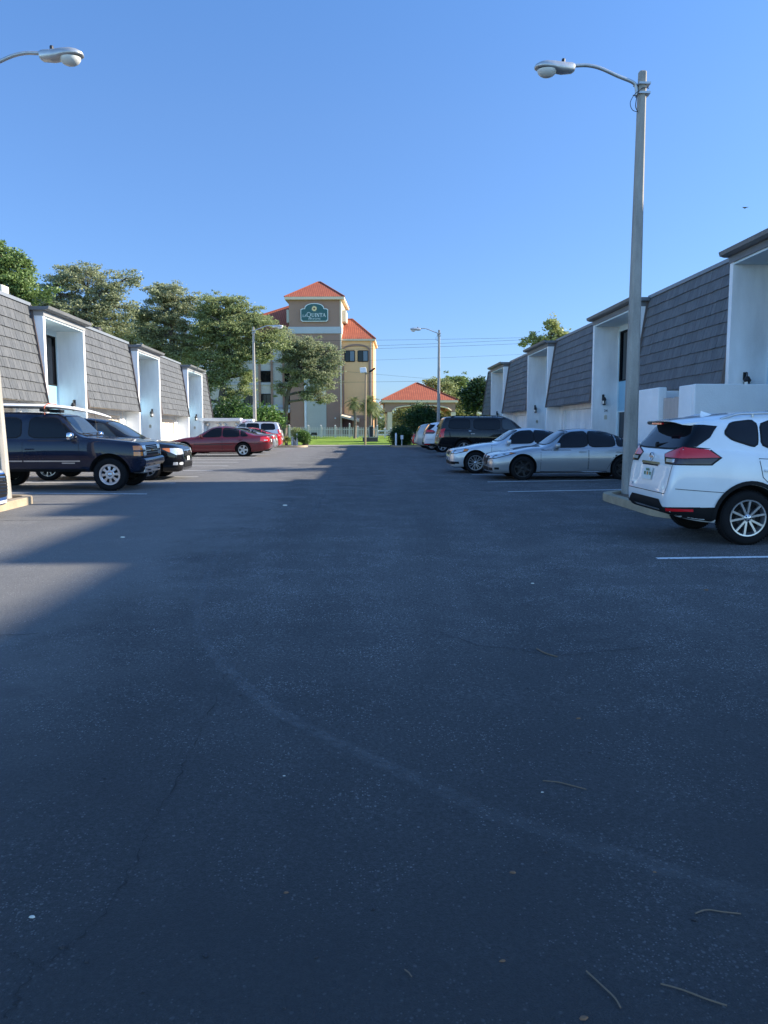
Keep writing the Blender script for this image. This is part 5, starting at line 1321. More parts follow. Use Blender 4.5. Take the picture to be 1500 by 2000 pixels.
def old_extra(root, sh, pm, body):
    mb = MB()
    mb.prism([(-.02,.56),(.26,.56),(.26,.765),(-.02,.765),(-.07,.72),(-.07,.62)], lambda a_, b_: (a_, -.88, b_), lambda a_, b_: (a_, .88, b_)); mb.build('bumper', pm, root, bevel=.02)
    MB().box(.0,.3,-.7,.7,.40,.56).build('valance', M['silver_trim'], root, bevel=.03)
    for s_ in (-1, 1): MB().tube([(.05, s_*.45, .47), (-.04, s_*.45, .47), (-.05, s_*.40, .47)], .018, 8).build('tow_hook', M['black_metal'], root)
    for s_ in (-1, 1): MB().tube([(1.36, s_*.2, 1.30), (1.48, s_*.5, 1.345)], .010, 5).build('wiper', M['black_trim'], root)
    MB().tube([(1.06,.72,1.2),(1.14,.73,2.0)], .004, 4).build('aerial', M['black_metal'], root)
# --- crossover (white)
CROSS = dict(corner=[('lamp_bezel','B',[(4.63,.42,1.145),(4.62,.50,1.17),(4.54,.80,1.255),(4.24,.89,1.225),(4.05,.90,1.115),(4.19,.91,1.022),(4.56,.86,1.022),(4.63,.50,1.022)],'black_trim',.004),
   ('tail_light','B',[(4.63,.44,1.14),(4.62,.51,1.16),(4.54,.80,1.24),(4.25,.89,1.21),(4.08,.90,1.118),(4.56,.86,1.105),(4.63,.48,1.108)],'tail',.008),
   ('tail_lens','B',[(4.63,.48,1.100),(4.56,.86,1.097),(4.10,.90,1.108),(4.21,.91,1.035),(4.56,.86,1.035),(4.63,.52,1.035)],'taildark',.007),('lamp_reverse','B',[(4.63,.53,1.05),(4.63,.53,1.09),(4.59,.74,1.09),(4.59,.74,1.05)],'headlight',.010),
   ('rear_quarter_glass','B',[(4.46,.54,1.452),(4.36,.60,1.508),(4.22,.68,1.508),(4.08,.75,1.493),(4.20,.82,1.357),(4.38,.84,1.245),(4.55,.68,1.226),(4.50,.55,1.35)],'carglass',.0075),
   ('reflector','B',[(4.64,.66,.435),(4.6,.80,.44),(4.42,.89,.44),(4.42,.89,.475),(4.6,.80,.475),(4.64,.66,.475)],'tail',.012)],
  L=4.69, W=1.84, r=.357, ra=.415, ax=(.95,3.655), tb=.30, n=4.6, hz=.98, fuel=[(4.06,.93,.085)],
  top=[(0,.64),(.03,.80),(.08,.92),(.2,1.0),(.6,1.06),(1.05,1.12),(1.22,1.16),(1.95,1.58),(2.2,1.655),(2.7,1.70),(3.3,1.685),(3.9,1.635),(4.22,1.585),(4.30,1.56),(4.36,1.48),(4.52,1.26),(4.58,1.17),(4.625,1.02),(4.645,.9),(4.67,.80),(4.69,.66)],
  belt=[(0,.62),(.08,.86),(.5,.97),(1.2,1.04),(2.5,1.10),(3.5,1.17),(4.2,1.22),(4.5,1.20),(4.6,1.05),(4.69,.63)],
  bot=[(0,.40),(.05,.28),(.15,.24),(1.5,.23),(3.2,.24),(4.2,.30),(4.55,.37),(4.66,.44),(4.69,.50)], wid=[(0,.62),(.02,.71),(.06,.80),(.16,.89),(.4,.955),(.8,.99),(1.1,1),(3.8,1),(4.2,.975),(4.45,.935),(4.58,.885),(4.65,.83),(4.68,.76),(4.69,.68)],
  doors=[[(1.42,.42),(2.42,.42),(2.42,1.09),(1.42,1.04)],[(2.45,.42),(3.22,.42),(3.30,.70),(3.50,.88),(3.55,1.10),(2.45,1.05)]],
  wins=[([(1.62,1.10),(2.38,1.13),(2.38,1.55),(2.12,1.53)],None),([(2.44,1.13),(3.49,1.235),(3.47,1.55),(2.44,1.56)],None),([(3.56,1.245),(3.88,1.34),(3.955,1.40),(3.95,1.43),(3.86,1.525),(3.53,1.56)],None)],
  mirror=(1.66,1.12), shield=[(-.70,1.19),(.70,1.19),(.56,1.58),(-.56,1.58)], back=[(-.62,1.22),(.62,1.22),(.70,1.30),(.56,1.52),(-.56,1.52),(-.70,1.30)], flare=(.055,'black_trim'), rails=(2.25,3.95,.60,.045,'silver_trim'),
  side=[('sill_cladding',q4(1.40,3.22,.24,.40),'black_trim'),('bumper_cladding',[(4.06,.30),(4.60,.37),(4.66,.44),(4.64,.49),(4.07,.50)],'black_trim'),('front_cladding',q4(.1,.52,.24,.34),'black_trim'),
        ('headlight',[(.10,.80),(.45,.90),(.30,.92),(.10,.88)],'headlight'),('bumper_seam',[(4.00,.690),(4.60,.730),(4.60,.737),(4.00,.697)],'black_trim')],
  front=[('grille',[(-.3,.62),(.3,.62),(.42,.82),(-.42,.82)],'black_trim',False),('headlight',[(.5,.78),(.8,.83),(.8,.88),(.48,.86)],'headlight',True),('air_intake',q4(-.6,.6,.34,.46),'black_trim',False),('number_plate',q4(-.15,.15,.52,.64),'plate',False)],
  rear=[
        ('rear_valance',[(-.80,.38),(.80,.38),(.86,.50),(.62,.48),(.50,.575),(-.50,.575),(-.62,.48),(-.86,.50)],'black_trim',False),('skid_plate',[(-.42,.42),(.42,.42),(.46,.45),(-.46,.45)],'silver_trim',False),
        ('boot_seam',[(-.66,.655),(.66,.655),(.66,.664),(-.66,.664)],'black_trim',False),('boot_seam',[(.66,.655),(.70,.75),(.73,1.03),(.722,1.03),(.692,.75),(.652,.655)],'black_trim',True),('number_plate',q4(-.155,.155,.80,.955),'plate',False),('chrome_bar',[(-.32,1.005),(.32,1.005),(.32,1.035),(-.32,1.035)],'chrome',False),('plate_recess',q4(-.28,.28,.985,1.004),'black_trim',False)])
def zlift(o):
    if isinstance(o, tuple) and o and all(isinstance(v, (int, float)) for v in o): return o[:-1]+((o[-1] if o[-1] < .7 else .7+(o[-1]-.7)*1.065),)
    if isinstance(o, (list, tuple)): return type(o)(zlift(v) for v in o)
    return o
for k_ in ('top','belt','doors','wins','side','front','rear','corner','shield','back'): CROSS[k_] = zlift(CROSS[k_])
CROSS['mirror'] = (1.66, 1.15)
def cross_extra(root, sh, pm, body):
    # roof spoiler over the tailgate
    mb = MB(); xs_ = [4.16,4.30,4.46,4.56]; n = 12
    for j, x in enumerate(xs_):
        for zz in (0, 1):
            for i in range(n+1):
                y = -.60+1.2*i/n; h = sh.cast('T', 4.14, y); z = (h[0].z if h else 1.55)
                z = z+[.004,-.010,-.028,-.040][j]-(0 if zz else [.02,.035,.03,.008][j]); mb.v.append((x-(.10*(abs(y)/.6)**4 if j > 0 else 0), y, z))
    m = n+1
    for j in range(3):
        for i in range(n):
            a_ = (2*j)*m+i; b_ = (2*j+1)*m+i; mb.f += [(a_, a_+1, a_+2*m+1, a_+2*m), (b_, b_+2*m, b_+2*m+1, b_+1)]; mb.m += [0, 0]
    for i in range(n): mb.f.append((6*m+i, 6*m+i+1, 7*m+i+1, 7*m+i)); mb.m.append(0)
    for i in (0, n):
        for j in range(3): mb.f.append((2*j*m+i, (2*j+2)*m+i, (2*j+3)*m+i, (2*j+1)*m+i)); mb.m.append(0)
    so = mb.build('spoiler', pm, root, smooth=40)
    MB().box(4.535,4.566,-.17,.17,1.567,1.590).build('brake_light', M['tail'], so)
    MB().add([(3.78,-.02,1.70),(3.96,-.012,1.69),(3.96,.012,1.69),(3.78,.02,1.70),(3.95,0,1.755)],[(0,1,4),(1,2,4),(2,3,4),(3,0,4)]).build('shark_fin', pm, root)
    h = sh.cast('B', 0, 1.285); mb = MB(); mb.tube([h[0]+Vector((.02,.0,.0)), Vector((h[0].x-.03,.30,1.325))], [.018,.008], 6); mb.lathe([(0,.04),(.04,.03),(.045,0)], h[0], (1,0,0), 10); mb.build('rear_wiper', M['black_trim'], root)
    h = sh.cast('B', 0, 1.125); mb = MB()
    c = h[0]+Vector((.012,0,0)); n = 20
    mb.tube([c+Vector((0,.062*math.cos(2*math.pi*i/n),.055*math.sin(2*math.pi*i/n))) for i in range(n+1)], .008, 6, cap=False); mb.box(c.x-.006,c.x+.008,-.075,.075,c.z-.011,c.z+.011); mb.build('emblem', M['chrome'], root)
    h = sh.cast('B', .0, .88)
    MB().box(h[0].x+.015,h[0].x+.019,-.05,.05,.93,.96).build('plate_band', M['plate_green'], root); MB().lathe([(0,.003),(.026,.003),(.026,0)], (h[0].x+.017,.0,.89), (1,0,0), 12).build('plate_fruit', M['plate_orange'], root)
    mb = MB()
    for y in (-.11,-.075,.075,.11): mb.box(h[0].x+.016,h[0].x+.0185,y-.012,y+.012,.865,.915)
    mb.build('plate_text', M['plate_green'], root)
    vs_, fs_ = text_mesh('SV', .055, .002); mb = MB()
    for s_ in (-1,):
        hb = sh.cast('B', -.52, .72); x_ = hb[0].x+.006; mb.add([(x_+v.z, -.52-(-v.x)*1.0, .70+v.y) for v in vs_], fs_)
    mb.build('badge', M['chrome'], root)
# --- saloon (silver, black wheels) and relatives
def sedan(L, W, H, ax, r, hood, cowl, trunk, roofx, wb_extra=0, **k):
    f, re = ax; d = dict(L=L, W=W, r=r, ra=r+.055, ax=ax, tb=.42, n=4.0, hz=.80)
    x0, x1, x2, x3 = roofx   # cowl, roof start, roof end, rear glass base
    d['top'] = [(0,hood-.16),(.03,hood-.08),(.08,hood-.03),(.2,hood+.02),(.6,hood+.10),(x0-.3,cowl-.03),(x0,cowl),(x0+.12,cowl+.055),(x1-.12,H-.065),(x1,H-.03),((x1+x2)/2,H),(x2,H-.045),(x2+.2,H-.10),(x3-.12,trunk+.06),(x3,trunk+.015),(x3+.2,trunk),(L-.14,trunk-.04),(L-.06,trunk-.10),(L-.03,trunk-.25),(L,trunk-.40)]
    b0 = cowl-.06
    d['belt'] = [(0,hood-.18),(.08,hood-.06),(.4,hood+.01),(x0,b0-.02),(x2,b0+.03),(x3,b0+.05),(L-.12,trunk-.06),(L,trunk-.42)]
    d['bot'] = [(0,.34),(.04,.22),(.15,.18),(.5,.19),(1.4,.20),(L-1.2,.21),(L-.4,.27),(L-.1,.34),(L,.42)]
    d['wid'] = WID(L); zb = b0+.03; zt = H-.085; xm = (x1+x2)/2
    mid = xm+.0
    d['doors'] = [[(f+.50,.26),(mid-.02,.26),(mid-.02,zb-.03),(f+.50,zb-.06)],[(mid+.01,.26),(re-r-.18,.26),(re-r-.02,.55),(re-.12,.70),(re+.02,zb-.01),(mid+.01,zb-.03)]]
    d['wins'] = [([(x0+.30,zb),(mid-.02,zb+.015),(mid-.02,zt+.005),(x1+.02,zt-.02),(x1-.22,zt-.12)],None),([(mid+.02,zb+.015),(x2+.30,zb+.03),(x2+.26,zt-.07),(x2-.05,zt-.01),(mid+.02,zt+.005)],None),([(x2+.36,zb+.03),(x3-.22,zb+.05),(x2+.52,zt-.15),(x2+.33,zt-.085)],None)]
    d['mirror'] = (x0+.36, zb+.03)
    d['shield'] = [(-.66,cowl+.045),(.66,cowl+.045),(.50,H-.075),(-.50,H-.075)]; d['back'] = [(-.60,trunk+.06),(.60,trunk+.06),(.46,H-.11),(-.46,H-.11)]
    d.update(k); return d
LEX = sedan(4.83,1.83,1.43,(.90,3.75),.335,.70,.95,1.05,(1.50,2.28,3.20,4.12),
  corner=[('lamp_bezel','F',[(.03,.38,.585),(.05,.42,.67),(.12,.76,.72),(.38,.89,.78),(.66,.91,.765),(.52,.91,.72),(.15,.80,.605)],'black_trim',.004),
   ('headlight','F',[(.03,.42,.605),(.05,.45,.655),(.12,.76,.705),(.38,.89,.765),(.62,.91,.757),(.50,.91,.732),(.15,.80,.622)],'headlight',.008),('indicator','F',[(.44,.90,.74),(.50,.91,.733),(.62,.91,.757),(.46,.90,.762)],'amber',.011),('lamp_divider','F',[(.09,.70,.63),(.10,.72,.63),(.13,.76,.70),(.11,.74,.70)],'dark',.011)],
  side=[('sill_trim',q4(1.38,3.28,.235,.255),'chrome'),('sill_skirt',q4(1.30,3.35,.185,.22),'black_trim'),('fog_light',q4(.12,.24,.30,.36),'black_trim')],
  front=[('grille',[(-.26,.42),(.26,.42),(.36,.56),(.36,.66),(-.36,.66),(-.36,.56)],'black_trim',False),('grille_bar',[(-.33,.60),(.33,.60),(.33,.615),(-.33,.615)],'blackalloy',False),('emblem',q4(-.07,.07,.60,.66),'chrome',False),('air_intake',q4(-.42,.42,.25,.36),'black_trim',False),('fog_light',q4(.50,.72,.27,.35),'black_trim',True),('number_plate',q4(-.15,.15,.40,.50),'dark',False)],
  rear=[('tail_light',[(.45,.80),(.80,.78),(.80,.92),(.50,.92)],'tail',True),('number_plate',q4(-.15,.15,.68,.82),'plate',False)])
BMW = sedan(4.53,1.82,1.42,(.77,3.53),.335,.74,.97,1.06,(1.46,2.20,3.05,3.92),
  corner=[('lamp_bezel','F',[(.03,.32,.61),(.04,.34,.71),(.12,.75,.745),(.36,.89,.78),(.50,.90,.76),(.46,.90,.69),(.14,.78,.61)],'black_trim',.004),
   ('headlight','F',[(.03,.35,.625),(.04,.37,.695),(.12,.75,.730),(.33,.88,.765),(.33,.88,.69),(.14,.78,.625)],'headlight',.008),('indicator','F',[(.335,.88,.69),(.335,.88,.766),(.48,.90,.752),(.45,.90,.70)],'amber',.008),('lamp_divider','F',[(.10,.68,.64),(.11,.70,.64),(.14,.74,.72),(.12,.72,.72)],'dark',.011),
   ('tail_light','B',[(4.5,.45,.80),(4.45,.78,.78),(4.2,.88,.80),(4.2,.88,.92),(4.45,.78,.94),(4.48,.5,.92)],'tail',.006)],
  side=[('sill_skirt',q4(1.20,3.15,.19,.22),'black_trim'),('fog_light',[(.10,.30),(.26,.30),(.24,.37),(.10,.37)],'black_trim')],
  front=[('kidney_grille',[(.03,.56),(.24,.57),(.27,.68),(.04,.69)],'black_trim',True),('air_intake',q4(-.48,.48,.27,.38),'black_trim',False),('fog_light',q4(.54,.76,.28,.37),'black_trim',True),('emblem',chaik(q4(-.04,.04,.70,.74),1),'dark',False)],
  rear=[('number_plate',q4(-.15,.15,.66,.80),'plate',False)])
TAU = sedan(5.02,1.86,1.43,(1.02,3.78),.325,.70,.95,1.04,(1.50,2.42,3.20,4.28),
  corner=[('tail_light','B',[(5.0,.48,.74),(4.97,.80,.72),(4.80,.88,.71),(4.60,.91,.74),(4.66,.91,.92),(4.80,.88,.95),(4.95,.80,.93),(4.98,.50,.90)],'tail',.006),('lamp_reverse','B',[(4.96,.80,.76),(4.80,.88,.755),(4.80,.88,.80),(4.96,.80,.80)],'headlight',.009)],
  side=[('headlight',[(.08,.60),(.40,.68),(.36,.72),(.08,.68)],'headlight'),('side_moulding',q4(1.52,3.30,.555,.585),'dark'),('sill_skirt',q4(1.40,3.38,.195,.235),'black_trim'),('bumper_strip',q4(4.3,4.96,.60,.615),'dark')],
  rear=[('lamp_reverse',q4(.5,.7,.76,.80),'headlight',True),('number_plate',q4(-.15,.15,.68,.82),'plate',False),('bumper_strip',q4(-.85,.85,.60,.615),'dark',False)],
  front=[('grille',chaik(q4(-.2,.2,.5,.62),2),'black_trim',False),('headlight',[(.45,.58),(.8,.6),(.8,.68),(.45,.66)],'headlight',True)])
TAU['wins'][0] = ([(1.86,.925),(2.76,.93),(2.76,1.345),(2.50,1.335),(2.22,1.22)],None)
TAU['wins'][1] = ([(2.84,.93),(3.62,.95),(3.56,1.24),(3.30,1.325),(2.84,1.345)],None)
TAU['wins'][2] = ([(3.70,.955),(4.02,.98),(3.84,1.14),(3.64,1.21)],None)
# --- big dark SUV, tail to the lane
BIG = dict(L=5.13, W=2.0, r=.40, ra=.475, ax=(.98,3.93), tb=.22, n=8.0, n1=3.6, hz=1.08, chrome_handle=True,
  top=[(0,.84),(.03,1.0),(.08,1.08),(.2,1.13),(.7,1.19),(1.3,1.25),(1.5,1.30),(2.1,1.74),(2.3,1.83),(2.8,1.885),(4.2,1.885),(4.72,1.86),(4.80,1.82),(4.88,1.68),(5.0,1.32),(5.06,1.05),(5.1,.9),(5.13,.7)],
  belt=[(0,.80),(.08,1.02),(.6,1.12),(1.5,1.21),(3,1.25),(4.8,1.28),(5.0,1.2),(5.13,.66)],
  bot=[(0,.50),(.05,.40),(.2,.36),(1.5,.40),(4.3,.42),(4.9,.46),(5.13,.52)], wid=BOXW(5.13),
  doors=[[(1.50,.48),(2.58,.48),(2.58,1.21),(1.55,1.18)],[(2.61,.48),(3.36,.48),(3.42,.72),(3.62,.92),(3.70,1.24),(2.61,1.21)]],
  wins=[([(1.78,1.26),(2.54,1.28),(2.54,1.76),(2.24,1.75)],'carglass_light'),([(2.62,1.28),(3.50,1.30),(3.50,1.76),(2.62,1.765)],None),([(3.66,1.31),(4.66,1.33),(4.58,1.745),(3.66,1.76)],None)],
  mirror=(1.78,1.28), msize=(.12,.10), shield=[(-.76,1.32),(.76,1.32),(.62,1.78),(-.62,1.78)], back=[(-.72,1.30),(.72,1.30),(.62,1.72),(-.62,1.72)], rails=(2.35,4.55,.68,.06,'black_trim'),
  corner=[('tail_light','B',[(5.04,.80,.92),(5.0,.93,.92),(4.86,.97,.92),(4.86,.96,1.34),(4.95,.92,1.32),(4.99,.80,1.30)],'tail',.007)],
  side=[('sill_skirt',q4(1.52,3.38,.41,.46),'black_trim'),('bumper_step',q4(4.5,5.1,.48,.60),'black_trim'),('side_badge',q4(3.60,3.72,1.20,1.225),'silver_trim')],
  rear=[('number_plate',q4(-.15,.15,.92,1.05),'plate',False),('bumper_step',q4(-.9,.9,.52,.62),'black_trim',False)],
  front=[('grille',q4(-.6,.6,.80,1.02),'black_trim',False),('headlight',q4(.62,.9,.82,1.0),'headlight',True)])
import copy
SUV2 = copy.deepcopy(BIG)
def long_map(o):
    f_ = lambda x: x+.42*min(1, max(0, (x-2.5)/1.1))
    if isinstance(o, tuple) and o and all(isinstance(v, (int, float)) for v in o): return (f_(o[0]),)+o[1:]
    if isinstance(o, (list, tuple)): return type(o)(long_map(v) for v in o)
    return o
for k_ in ('top','belt','bot','wid','doors','side','corner'): BIG[k_] = long_map(BIG[k_])
BIG['wins'] = [(long_map(a_), b_) for a_, b_ in BIG['wins']]; BIG.update(L=5.55, ax=(.98, 4.35), rails=(2.35, 4.95, .68, .06, 'black_trim'))
# --- black crossover beside the blue SUV
SFE = dict(L=4.675, W=1.89, r=.365, ra=.43, ax=(.93,3.63), tb=.30, n=4.6, hz=.98,
  top=[(0,.62),(.03,.78),(.08,.90),(.2,.98),(.6,1.05),(1.1,1.11),(1.25,1.15),(2.0,1.58),(2.2,1.66),(2.8,1.72),(3.8,1.68),(4.2,1.62),(4.35,1.54),(4.5,1.28),(4.6,1.05),(4.675,.68)],
  belt=[(0,.60),(.08,.84),(.5,.96),(1.2,1.03),(2.5,1.08),(4.2,1.14),(4.5,1.1),(4.675,.64)],
  bot=[(0,.36),(.05,.26),(.15,.23),(1.5,.23),(3.4,.24),(4.3,.30),(4.675,.46)], wid=WID(4.675),
  doors=[[(1.42,.36),(2.42,.36),(2.42,1.07),(1.42,1.02)],[(2.45,.36),(3.2,.36),(3.3,.72),(3.5,1.1),(2.45,1.07)]],
  wins=[([(1.62,1.09),(2.38,1.12),(2.38,1.57),(2.14,1.55)],'carglass_light'),([(2.44,1.12),(3.3,1.15),(3.3,1.565),(2.44,1.575)],None),([(3.38,1.16),(4.05,1.2),(3.9,1.5),(3.38,1.56)],None)],
  mirror=(1.66,1.11), shield=[(-.72,1.19),(.72,1.19),(.58,1.60),(-.58,1.60)], back=[(-.64,1.22),(.64,1.22),(.54,1.52),(-.54,1.52)], rails=(2.3,4.0,.62,.04,'black_trim'),
  corner=[('headlight','F',[(.05,.46,.72),(.05,.48,.85),(.12,.80,.885),(.26,.90,.885),(.26,.90,.775),(.14,.82,.70)],'headlight',.007),('indicator','F',[(.265,.90,.775),(.30,.92,.785),(.47,.94,.872),(.40,.93,.888),(.265,.90,.885)],'amber',.007)],
  side=[('sill_cladding',q4(1.38,3.18,.24,.33),'black_trim'),('fog_light',[(.11,.42),(.24,.42),(.22,.50),(.11,.50)],'headlight')],
  front=[('grille',[(-.34,.66),(.34,.66),(.42,.84),(-.42,.84)],'black_trim',False),('grille_bar',[(-.40,.80),(.40,.80),(.41,.825),(-.41,.825)],'chrome',False),('grille_bar',[(-.37,.73),(.37,.73),(.38,.75),(-.38,.75)],'chrome',False),('emblem',chaik(q4(-.09,.09,.74,.82),2),'chrome',False),('air_intake',q4(-.5,.5,.34,.48),'black_trim',False),('fog_light',chaik(q4(.60,.76,.42,.50),2),'headlight',True),('number_plate',q4(-.15,.15,.53,.64),'plate',False)])
# --- blue saloon whose corner peeps in at the left edge
BLU = sedan(4.75,1.85,1.45,(.95,3.75),.335,.80,1.0,1.1,(1.5,2.3,3.2,4.1),
  side=[('headlight',[(.06,.68),(.45,.78),(.30,.82),(.06,.77)],'headlight'),('indicator',[(.06,.66),(.5,.76),(.5,.775),(.06,.675)],'chrome'),('lip',q4(.06,.5,.21,.26),'whitepaint')],
  front=[('grille',[(-.62,.34),(.62,.34),(.80,.52),(.72,.72),(-.72,.72),(-.80,.52)],'black_trim',False)]+[('grille_bar',[(-.70,.38+.055*k),(-.35,.40+.055*k),(0,.38+.055*k),(.35,.40+.055*k),(.70,.38+.055*k),(.70,.395+.055*k),(.35,.415+.055*k),(0,.395+.055*k),(-.35,.415+.055*k),(-.70,.395+.055*k)],'chrome',False) for k in range(6)]+[('headlight',[(.5,.74),(.84,.74),(.84,.80),(.5,.78)],'headlight',True),('lip',q4(-.84,.84,.23,.28),'whitepaint',False)])
pb = {'blue': paint('dark_blue_paint', (.003,.007,.022), .0, .25, .015, .8, .15), 'black': paint('black_paint', (.003,.003,.004), .0, .2, .012, .8, .15), 'maroon': paint('maroon_paint', (.13,.008,.016), .2, .28, .04, .9, .3), 'white': paint('white_pearl_paint', (.76,.76,.75), 0, .3),
      'silver': paint('silver_paint', (.34,.35,.36), .6, .32), 'silver2': paint('pale_silver_paint', (.55,.56,.57), .45, .32), 'red': paint('bright_red_paint', (.50,.012,.014), .1, .3, .03), 'grey': paint('grey_paint', (.30,.32,.34), .5, .32), 'beige': paint('champagne_paint', (.50,.48,.42), .3, .35), 'metal_blue': paint('metallic_blue_paint', (.03,.12,.38), .5, .25)}
GRL, GRR = 'cars parked along the left row', 'cars parked along the right row'
car('old', OLD, 'dark blue older square SUV carrying a long white board on its roof', 'car', 1, -5.0, 19.05, pb['blue'], GRL, wheel='steel8', extra=old_extra)
car('sfe', SFE, 'black crossover, nose to the lane, half hidden behind the dark blue SUV', 'car', 1, -4.85, 22.3, pb['black'], GRL, wheel='double5')
car('tau', TAU, 'dark red maroon sedan parked nose in, tail lights towards the lane', 'car', -1, -4.12, 37.4, pb['maroon'], GRL, ref='rear', wheel='five')
car('lexg', LEX, 'grey sedan almost hidden behind the maroon sedan', 'car', -1, P(541,862,42.2).x, 42.2, pb['grey'], GRL, ref='rear')
car('bmwr', BMW, 'bright red sedan tail beyond the maroon and grey sedans', 'car', -1, P(551,862,47.6).x, 47.6, pb['red'], GRL, ref='rear')
car('big2', SUV2, 'silver SUV with dark windows at the far end of the left row', 'car', -1, P(553,850,56.2).x, 56.2, pb['silver2'], GRL, ref='rear')
car('blu', BLU, 'metallic blue sedan with only its chrome grille corner in view at the left edge', 'car', 1, -5.97, 12.7, pb['metal_blue'], GRL)
car('cross', CROSS, 'white crossover with black cladding and red tail light beside the near right lamp post', 'car', 1, 4.05, 10.65, pb['white'], GRR, ref='rear', wheel='double5', extra=cross_extra)
car('lex', LEX, 'silver sedan with black wheels, nose to the lane, nearest beyond the lamp post', 'car', -1, 3.72, 22.15, pb['silver'], GRR, wheel='black', dz=-.01)
car('bmw', BMW, 'silver sedan with multi spoke alloy wheels and split grille behind the black wheeled sedan', 'car', -1, 2.97, 25.0, pb['silver2'], GRR, wheel='multi')
car('big', BIG, 'large black SUV with roof rails, tail to the lane', 'car', 1, P(853,850,36.6).x, 36.8, pb['black'], GRR, ref='rear', glass='carglass')
car('crossw', CROSS, 'white crossover with red tail light just beyond the large black SUV', 'car', 1, P(826,860,44.2).x, 44.2, pb['white'], GRR, ref='rear')
car('sfeb', SFE, 'champagne SUV beyond the white crossover on the right', 'car', 1, P(810,860,50).x, 50.0, pb['beige'], GRR, ref='rear')
car('redr', BMW, 'bright red car, a sliver beyond the champagne SUV beside the hedge', 'car', 1, P(804,862,55.5).x, 55.5, pb['red'], GRR, ref='rear')
car('wfar', TAU, 'white sedan parked across the street under the portico arch', 'car', -1, 3.6, 84.0, pb['white'], 'cars by the hotel')
# board on the blue SUV's roof
bd = empty('paddle_board', (-7.8, 18.75, gz(19)+1.97), 'long white paddle board strapped on the roof of the dark blue SUV', 'paddle board', rot=(0, R(1.2), R(-3))); LOCAL.add(bd.name)
mb = MB(); Lb = 3.9; n = 14
xs_ = [-Lb/2+Lb*(i/26) for i in range(27)]
for x in xs_:
    u = (x+Lb/2)/Lb; wv = .40*(max(0, math.sin(math.pi*min(.999, max(.001, u**.9))))**.45); tk_ = .055*(max(.02, math.sin(math.pi*min(.98, max(.02, u))))**.5); rk = -.22*max(0, (u-.62)/.38)**2-.05*max(0, (.2-u)/.2)**2
    for k in range(n):
        th = 2*math.pi*k/n; mb.v.append((x, wv*math.cos(th), rk+tk_*math.sin(th)))
for i in range(26):
    for k in range(n): mb.f.append((i*n+k, i*n+(k+1)%n, (i+1)*n+(k+1)%n, (i+1)*n+k)); mb.m.append(0)
mb.f.append(tuple(range(n))); mb.m.append(0); mb.f.append(tuple(26*n+k for k in range(n))); mb.m.append(0)
mb.build('board', M['whitepaint'], bd, smooth=60)
M['strap'] = plain('orange_strap', (.45,.10,.05), .7)
for x in (-1.0, .55):
    mb = MB(); mb.tube([(x,-.44,-.14),(x,-.405,.0),(x,-.2,.066),(x,.2,.066),(x,.405,0),(x,.44,-.14)], .013, 5); mb.tube([(x,-.42,-.02),(x+.03,-.47,-.2)], .008, 4); mb.build('strap', M['strap'], bd)
    MB().box(x-.05, x+.05, -.55, .55, -.13, -.06).build('roof_bar', M['black_trim'], bd)

# ------------------------------------------------------------------ litter on the asphalt
M['straw'] = plain('dry_pine_needle', (.17,.12,.08), .8); M['leafdry'] = plain('dry_leaf', (.20,.11,.06), .8); M['pale'] = plain('pale_chip', (.62,.60,.52), .7)
def needle(pts, l, r_=.0026):
    q = smoothpts([G(*p)+Vector((0,0,.006)) for p in pts], 5)
    o = MB().tube(q, r_, 5).build('pine_needle', M['straw'], None, origin=q[0]); tag(o, l, 'pine needle', 'dry pine needles on the asphalt')
needle([(1060,1527),(1090,1530),(1115,1536),(1145,1544)], 'dry pine needle lying alone on the right of the asphalt, above a pale chip')
needle([(1358,1787),(1380,1780),(1410,1784),(1447,1788)], 'forked pale pine needle by the right edge of the asphalt')
needle([(1145,1900),(1175,1928),(1200,1952),(1212,1972)], 'pine needle lying diagonally near the bottom edge')
needle([(1290,1925),(1330,1936),(1380,1955),(1420,1968)], 'longest pine needle in the bottom right corner')
needle([(1048,1268),(1065,1277),(1088,1284)], 'small pine needle in mid distance right of the lane middle', .005)
needle([(790,1897),(798,1903),(804,1911)], 'short curled needle near the bottom of the lane middle', .002)
def chip(px, py, s_, mat, l, nm='chip', cat='debris'):
    p = G(px, py); rs_ = random.Random(int(px*7+py)); mb = MB(); n = 7
    a0 = rs_.uniform(0, 3); rr = [s_*rs_.uniform(.6, 1.1) for _ in range(n)]
    poly = [(p.x+rr[i]*math.cos(a0+2*math.pi*i/n)*1.3, p.y+rr[i]*math.sin(a0+2*math.pi*i/n)*.7) for i in range(n)]
    mb.prism(poly, lambda x, y: (x, y, p.z+.001), lambda x, y: (p.x+(x-p.x)*.7, p.y+(y-p.y)*.7, p.z+.001+s_*.45))
    tag(mb.build(nm, mat, None, origin=p), l, cat, 'small debris on the asphalt')
chip(63, 1792, .011, M['pale'], 'pale wood chip at the left near the bottom', 'wood_chip')
chip(1059, 1548, .006, M['pale'], 'pale chip just below the lone pine needle')
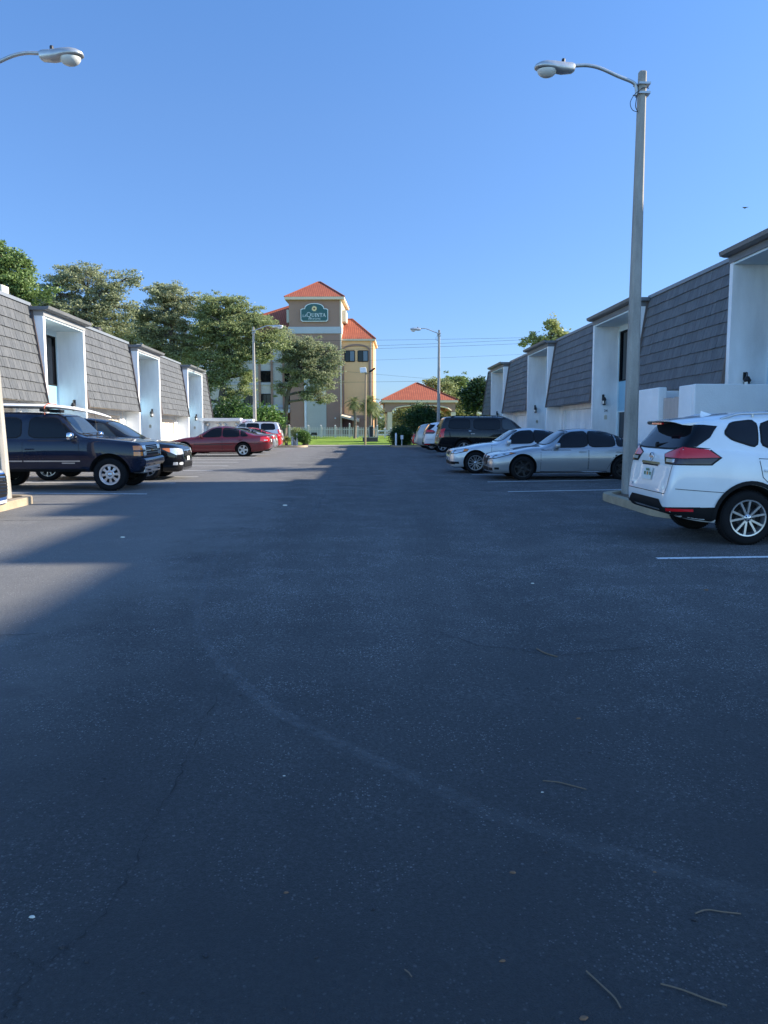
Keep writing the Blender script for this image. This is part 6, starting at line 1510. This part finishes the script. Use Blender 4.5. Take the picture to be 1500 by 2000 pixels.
chip(555, 1516, .006, M['pale'], 'white chip left of the lane middle'); chip(558, 1744, .008, M['leafdry'], 'small brown leaf scrap in the lane middle', 'dry_leaf', 'leaf')
chip(1002, 1705, .011, M['leafdry'], 'dark leaf scrap right of the lane middle', 'dry_leaf', 'leaf'); chip(982, 1878, .009, M['leafdry'], 'reddish leaf scrap near the bottom right of the lane', 'dry_leaf', 'leaf')
chip(1278, 1704, .007, M['leafdry'], 'tiny brown leaf on the pale scuff line', 'dry_leaf', 'leaf'); chip(1140, 1990, .011, M['leafdry'], 'brown leaf at the bottom edge', 'dry_leaf', 'leaf')
chip(1380, 1153, .022, M['leafdry'], 'dark scrap on the asphalt before the white crossover', 'dry_leaf', 'leaf'); chip(1040, 1140, .016, M['pale'], 'white scrap in mid distance on the lane')
chip(240, 1050, .03, M['pale'], 'pale scrap in the shade left of the lane'); chip(557, 988, .05, M['pale'], 'grey scrap on the scuff line in mid lane'); chip(1130, 1404, .012, M['leafdry'], 'dark curled leaf right of the lane middle', 'dry_leaf', 'leaf')
chip(1152, 1470, .008, M['dark'], 'dark pebble right of the lane middle', 'pebble', 'pebble'); chip(1423, 1540, .009, M['dark'], 'dark pebble by the right edge', 'pebble', 'pebble')

pb0 = None
rs = random.Random(77)
for i in range(22):
    p = G(rs.uniform(40, 1480), 1330+650*rs.random()**1.3)
    if pb0 is None:
        bm = bmesh.new(); bmesh.ops.create_icosphere(bm, subdivisions=2, radius=.0055)
        for v in bm.verts: v.co *= rs.uniform(.75, 1.2); v.co.z *= .6
        me = bpy.data.meshes.new('pebble'); bm.to_mesh(me); bm.free(); me.materials.append(M['dark']); pb0 = bpy.data.objects.new('pebble', me)
        tag(pb0, 'tiny dark pebble scattered on the near asphalt', 'pebble', 'pebbles on the near asphalt'); o = pb0
    else: o = pb0.copy()
    col.objects.link(o); k_ = rs.uniform(.6, 1.5); o.scale = (k_*rs.uniform(.8, 1.3), k_, k_); o.location = (p.x, p.y, p.z+.003); o.rotation_euler.z = rs.uniform(0, 6)
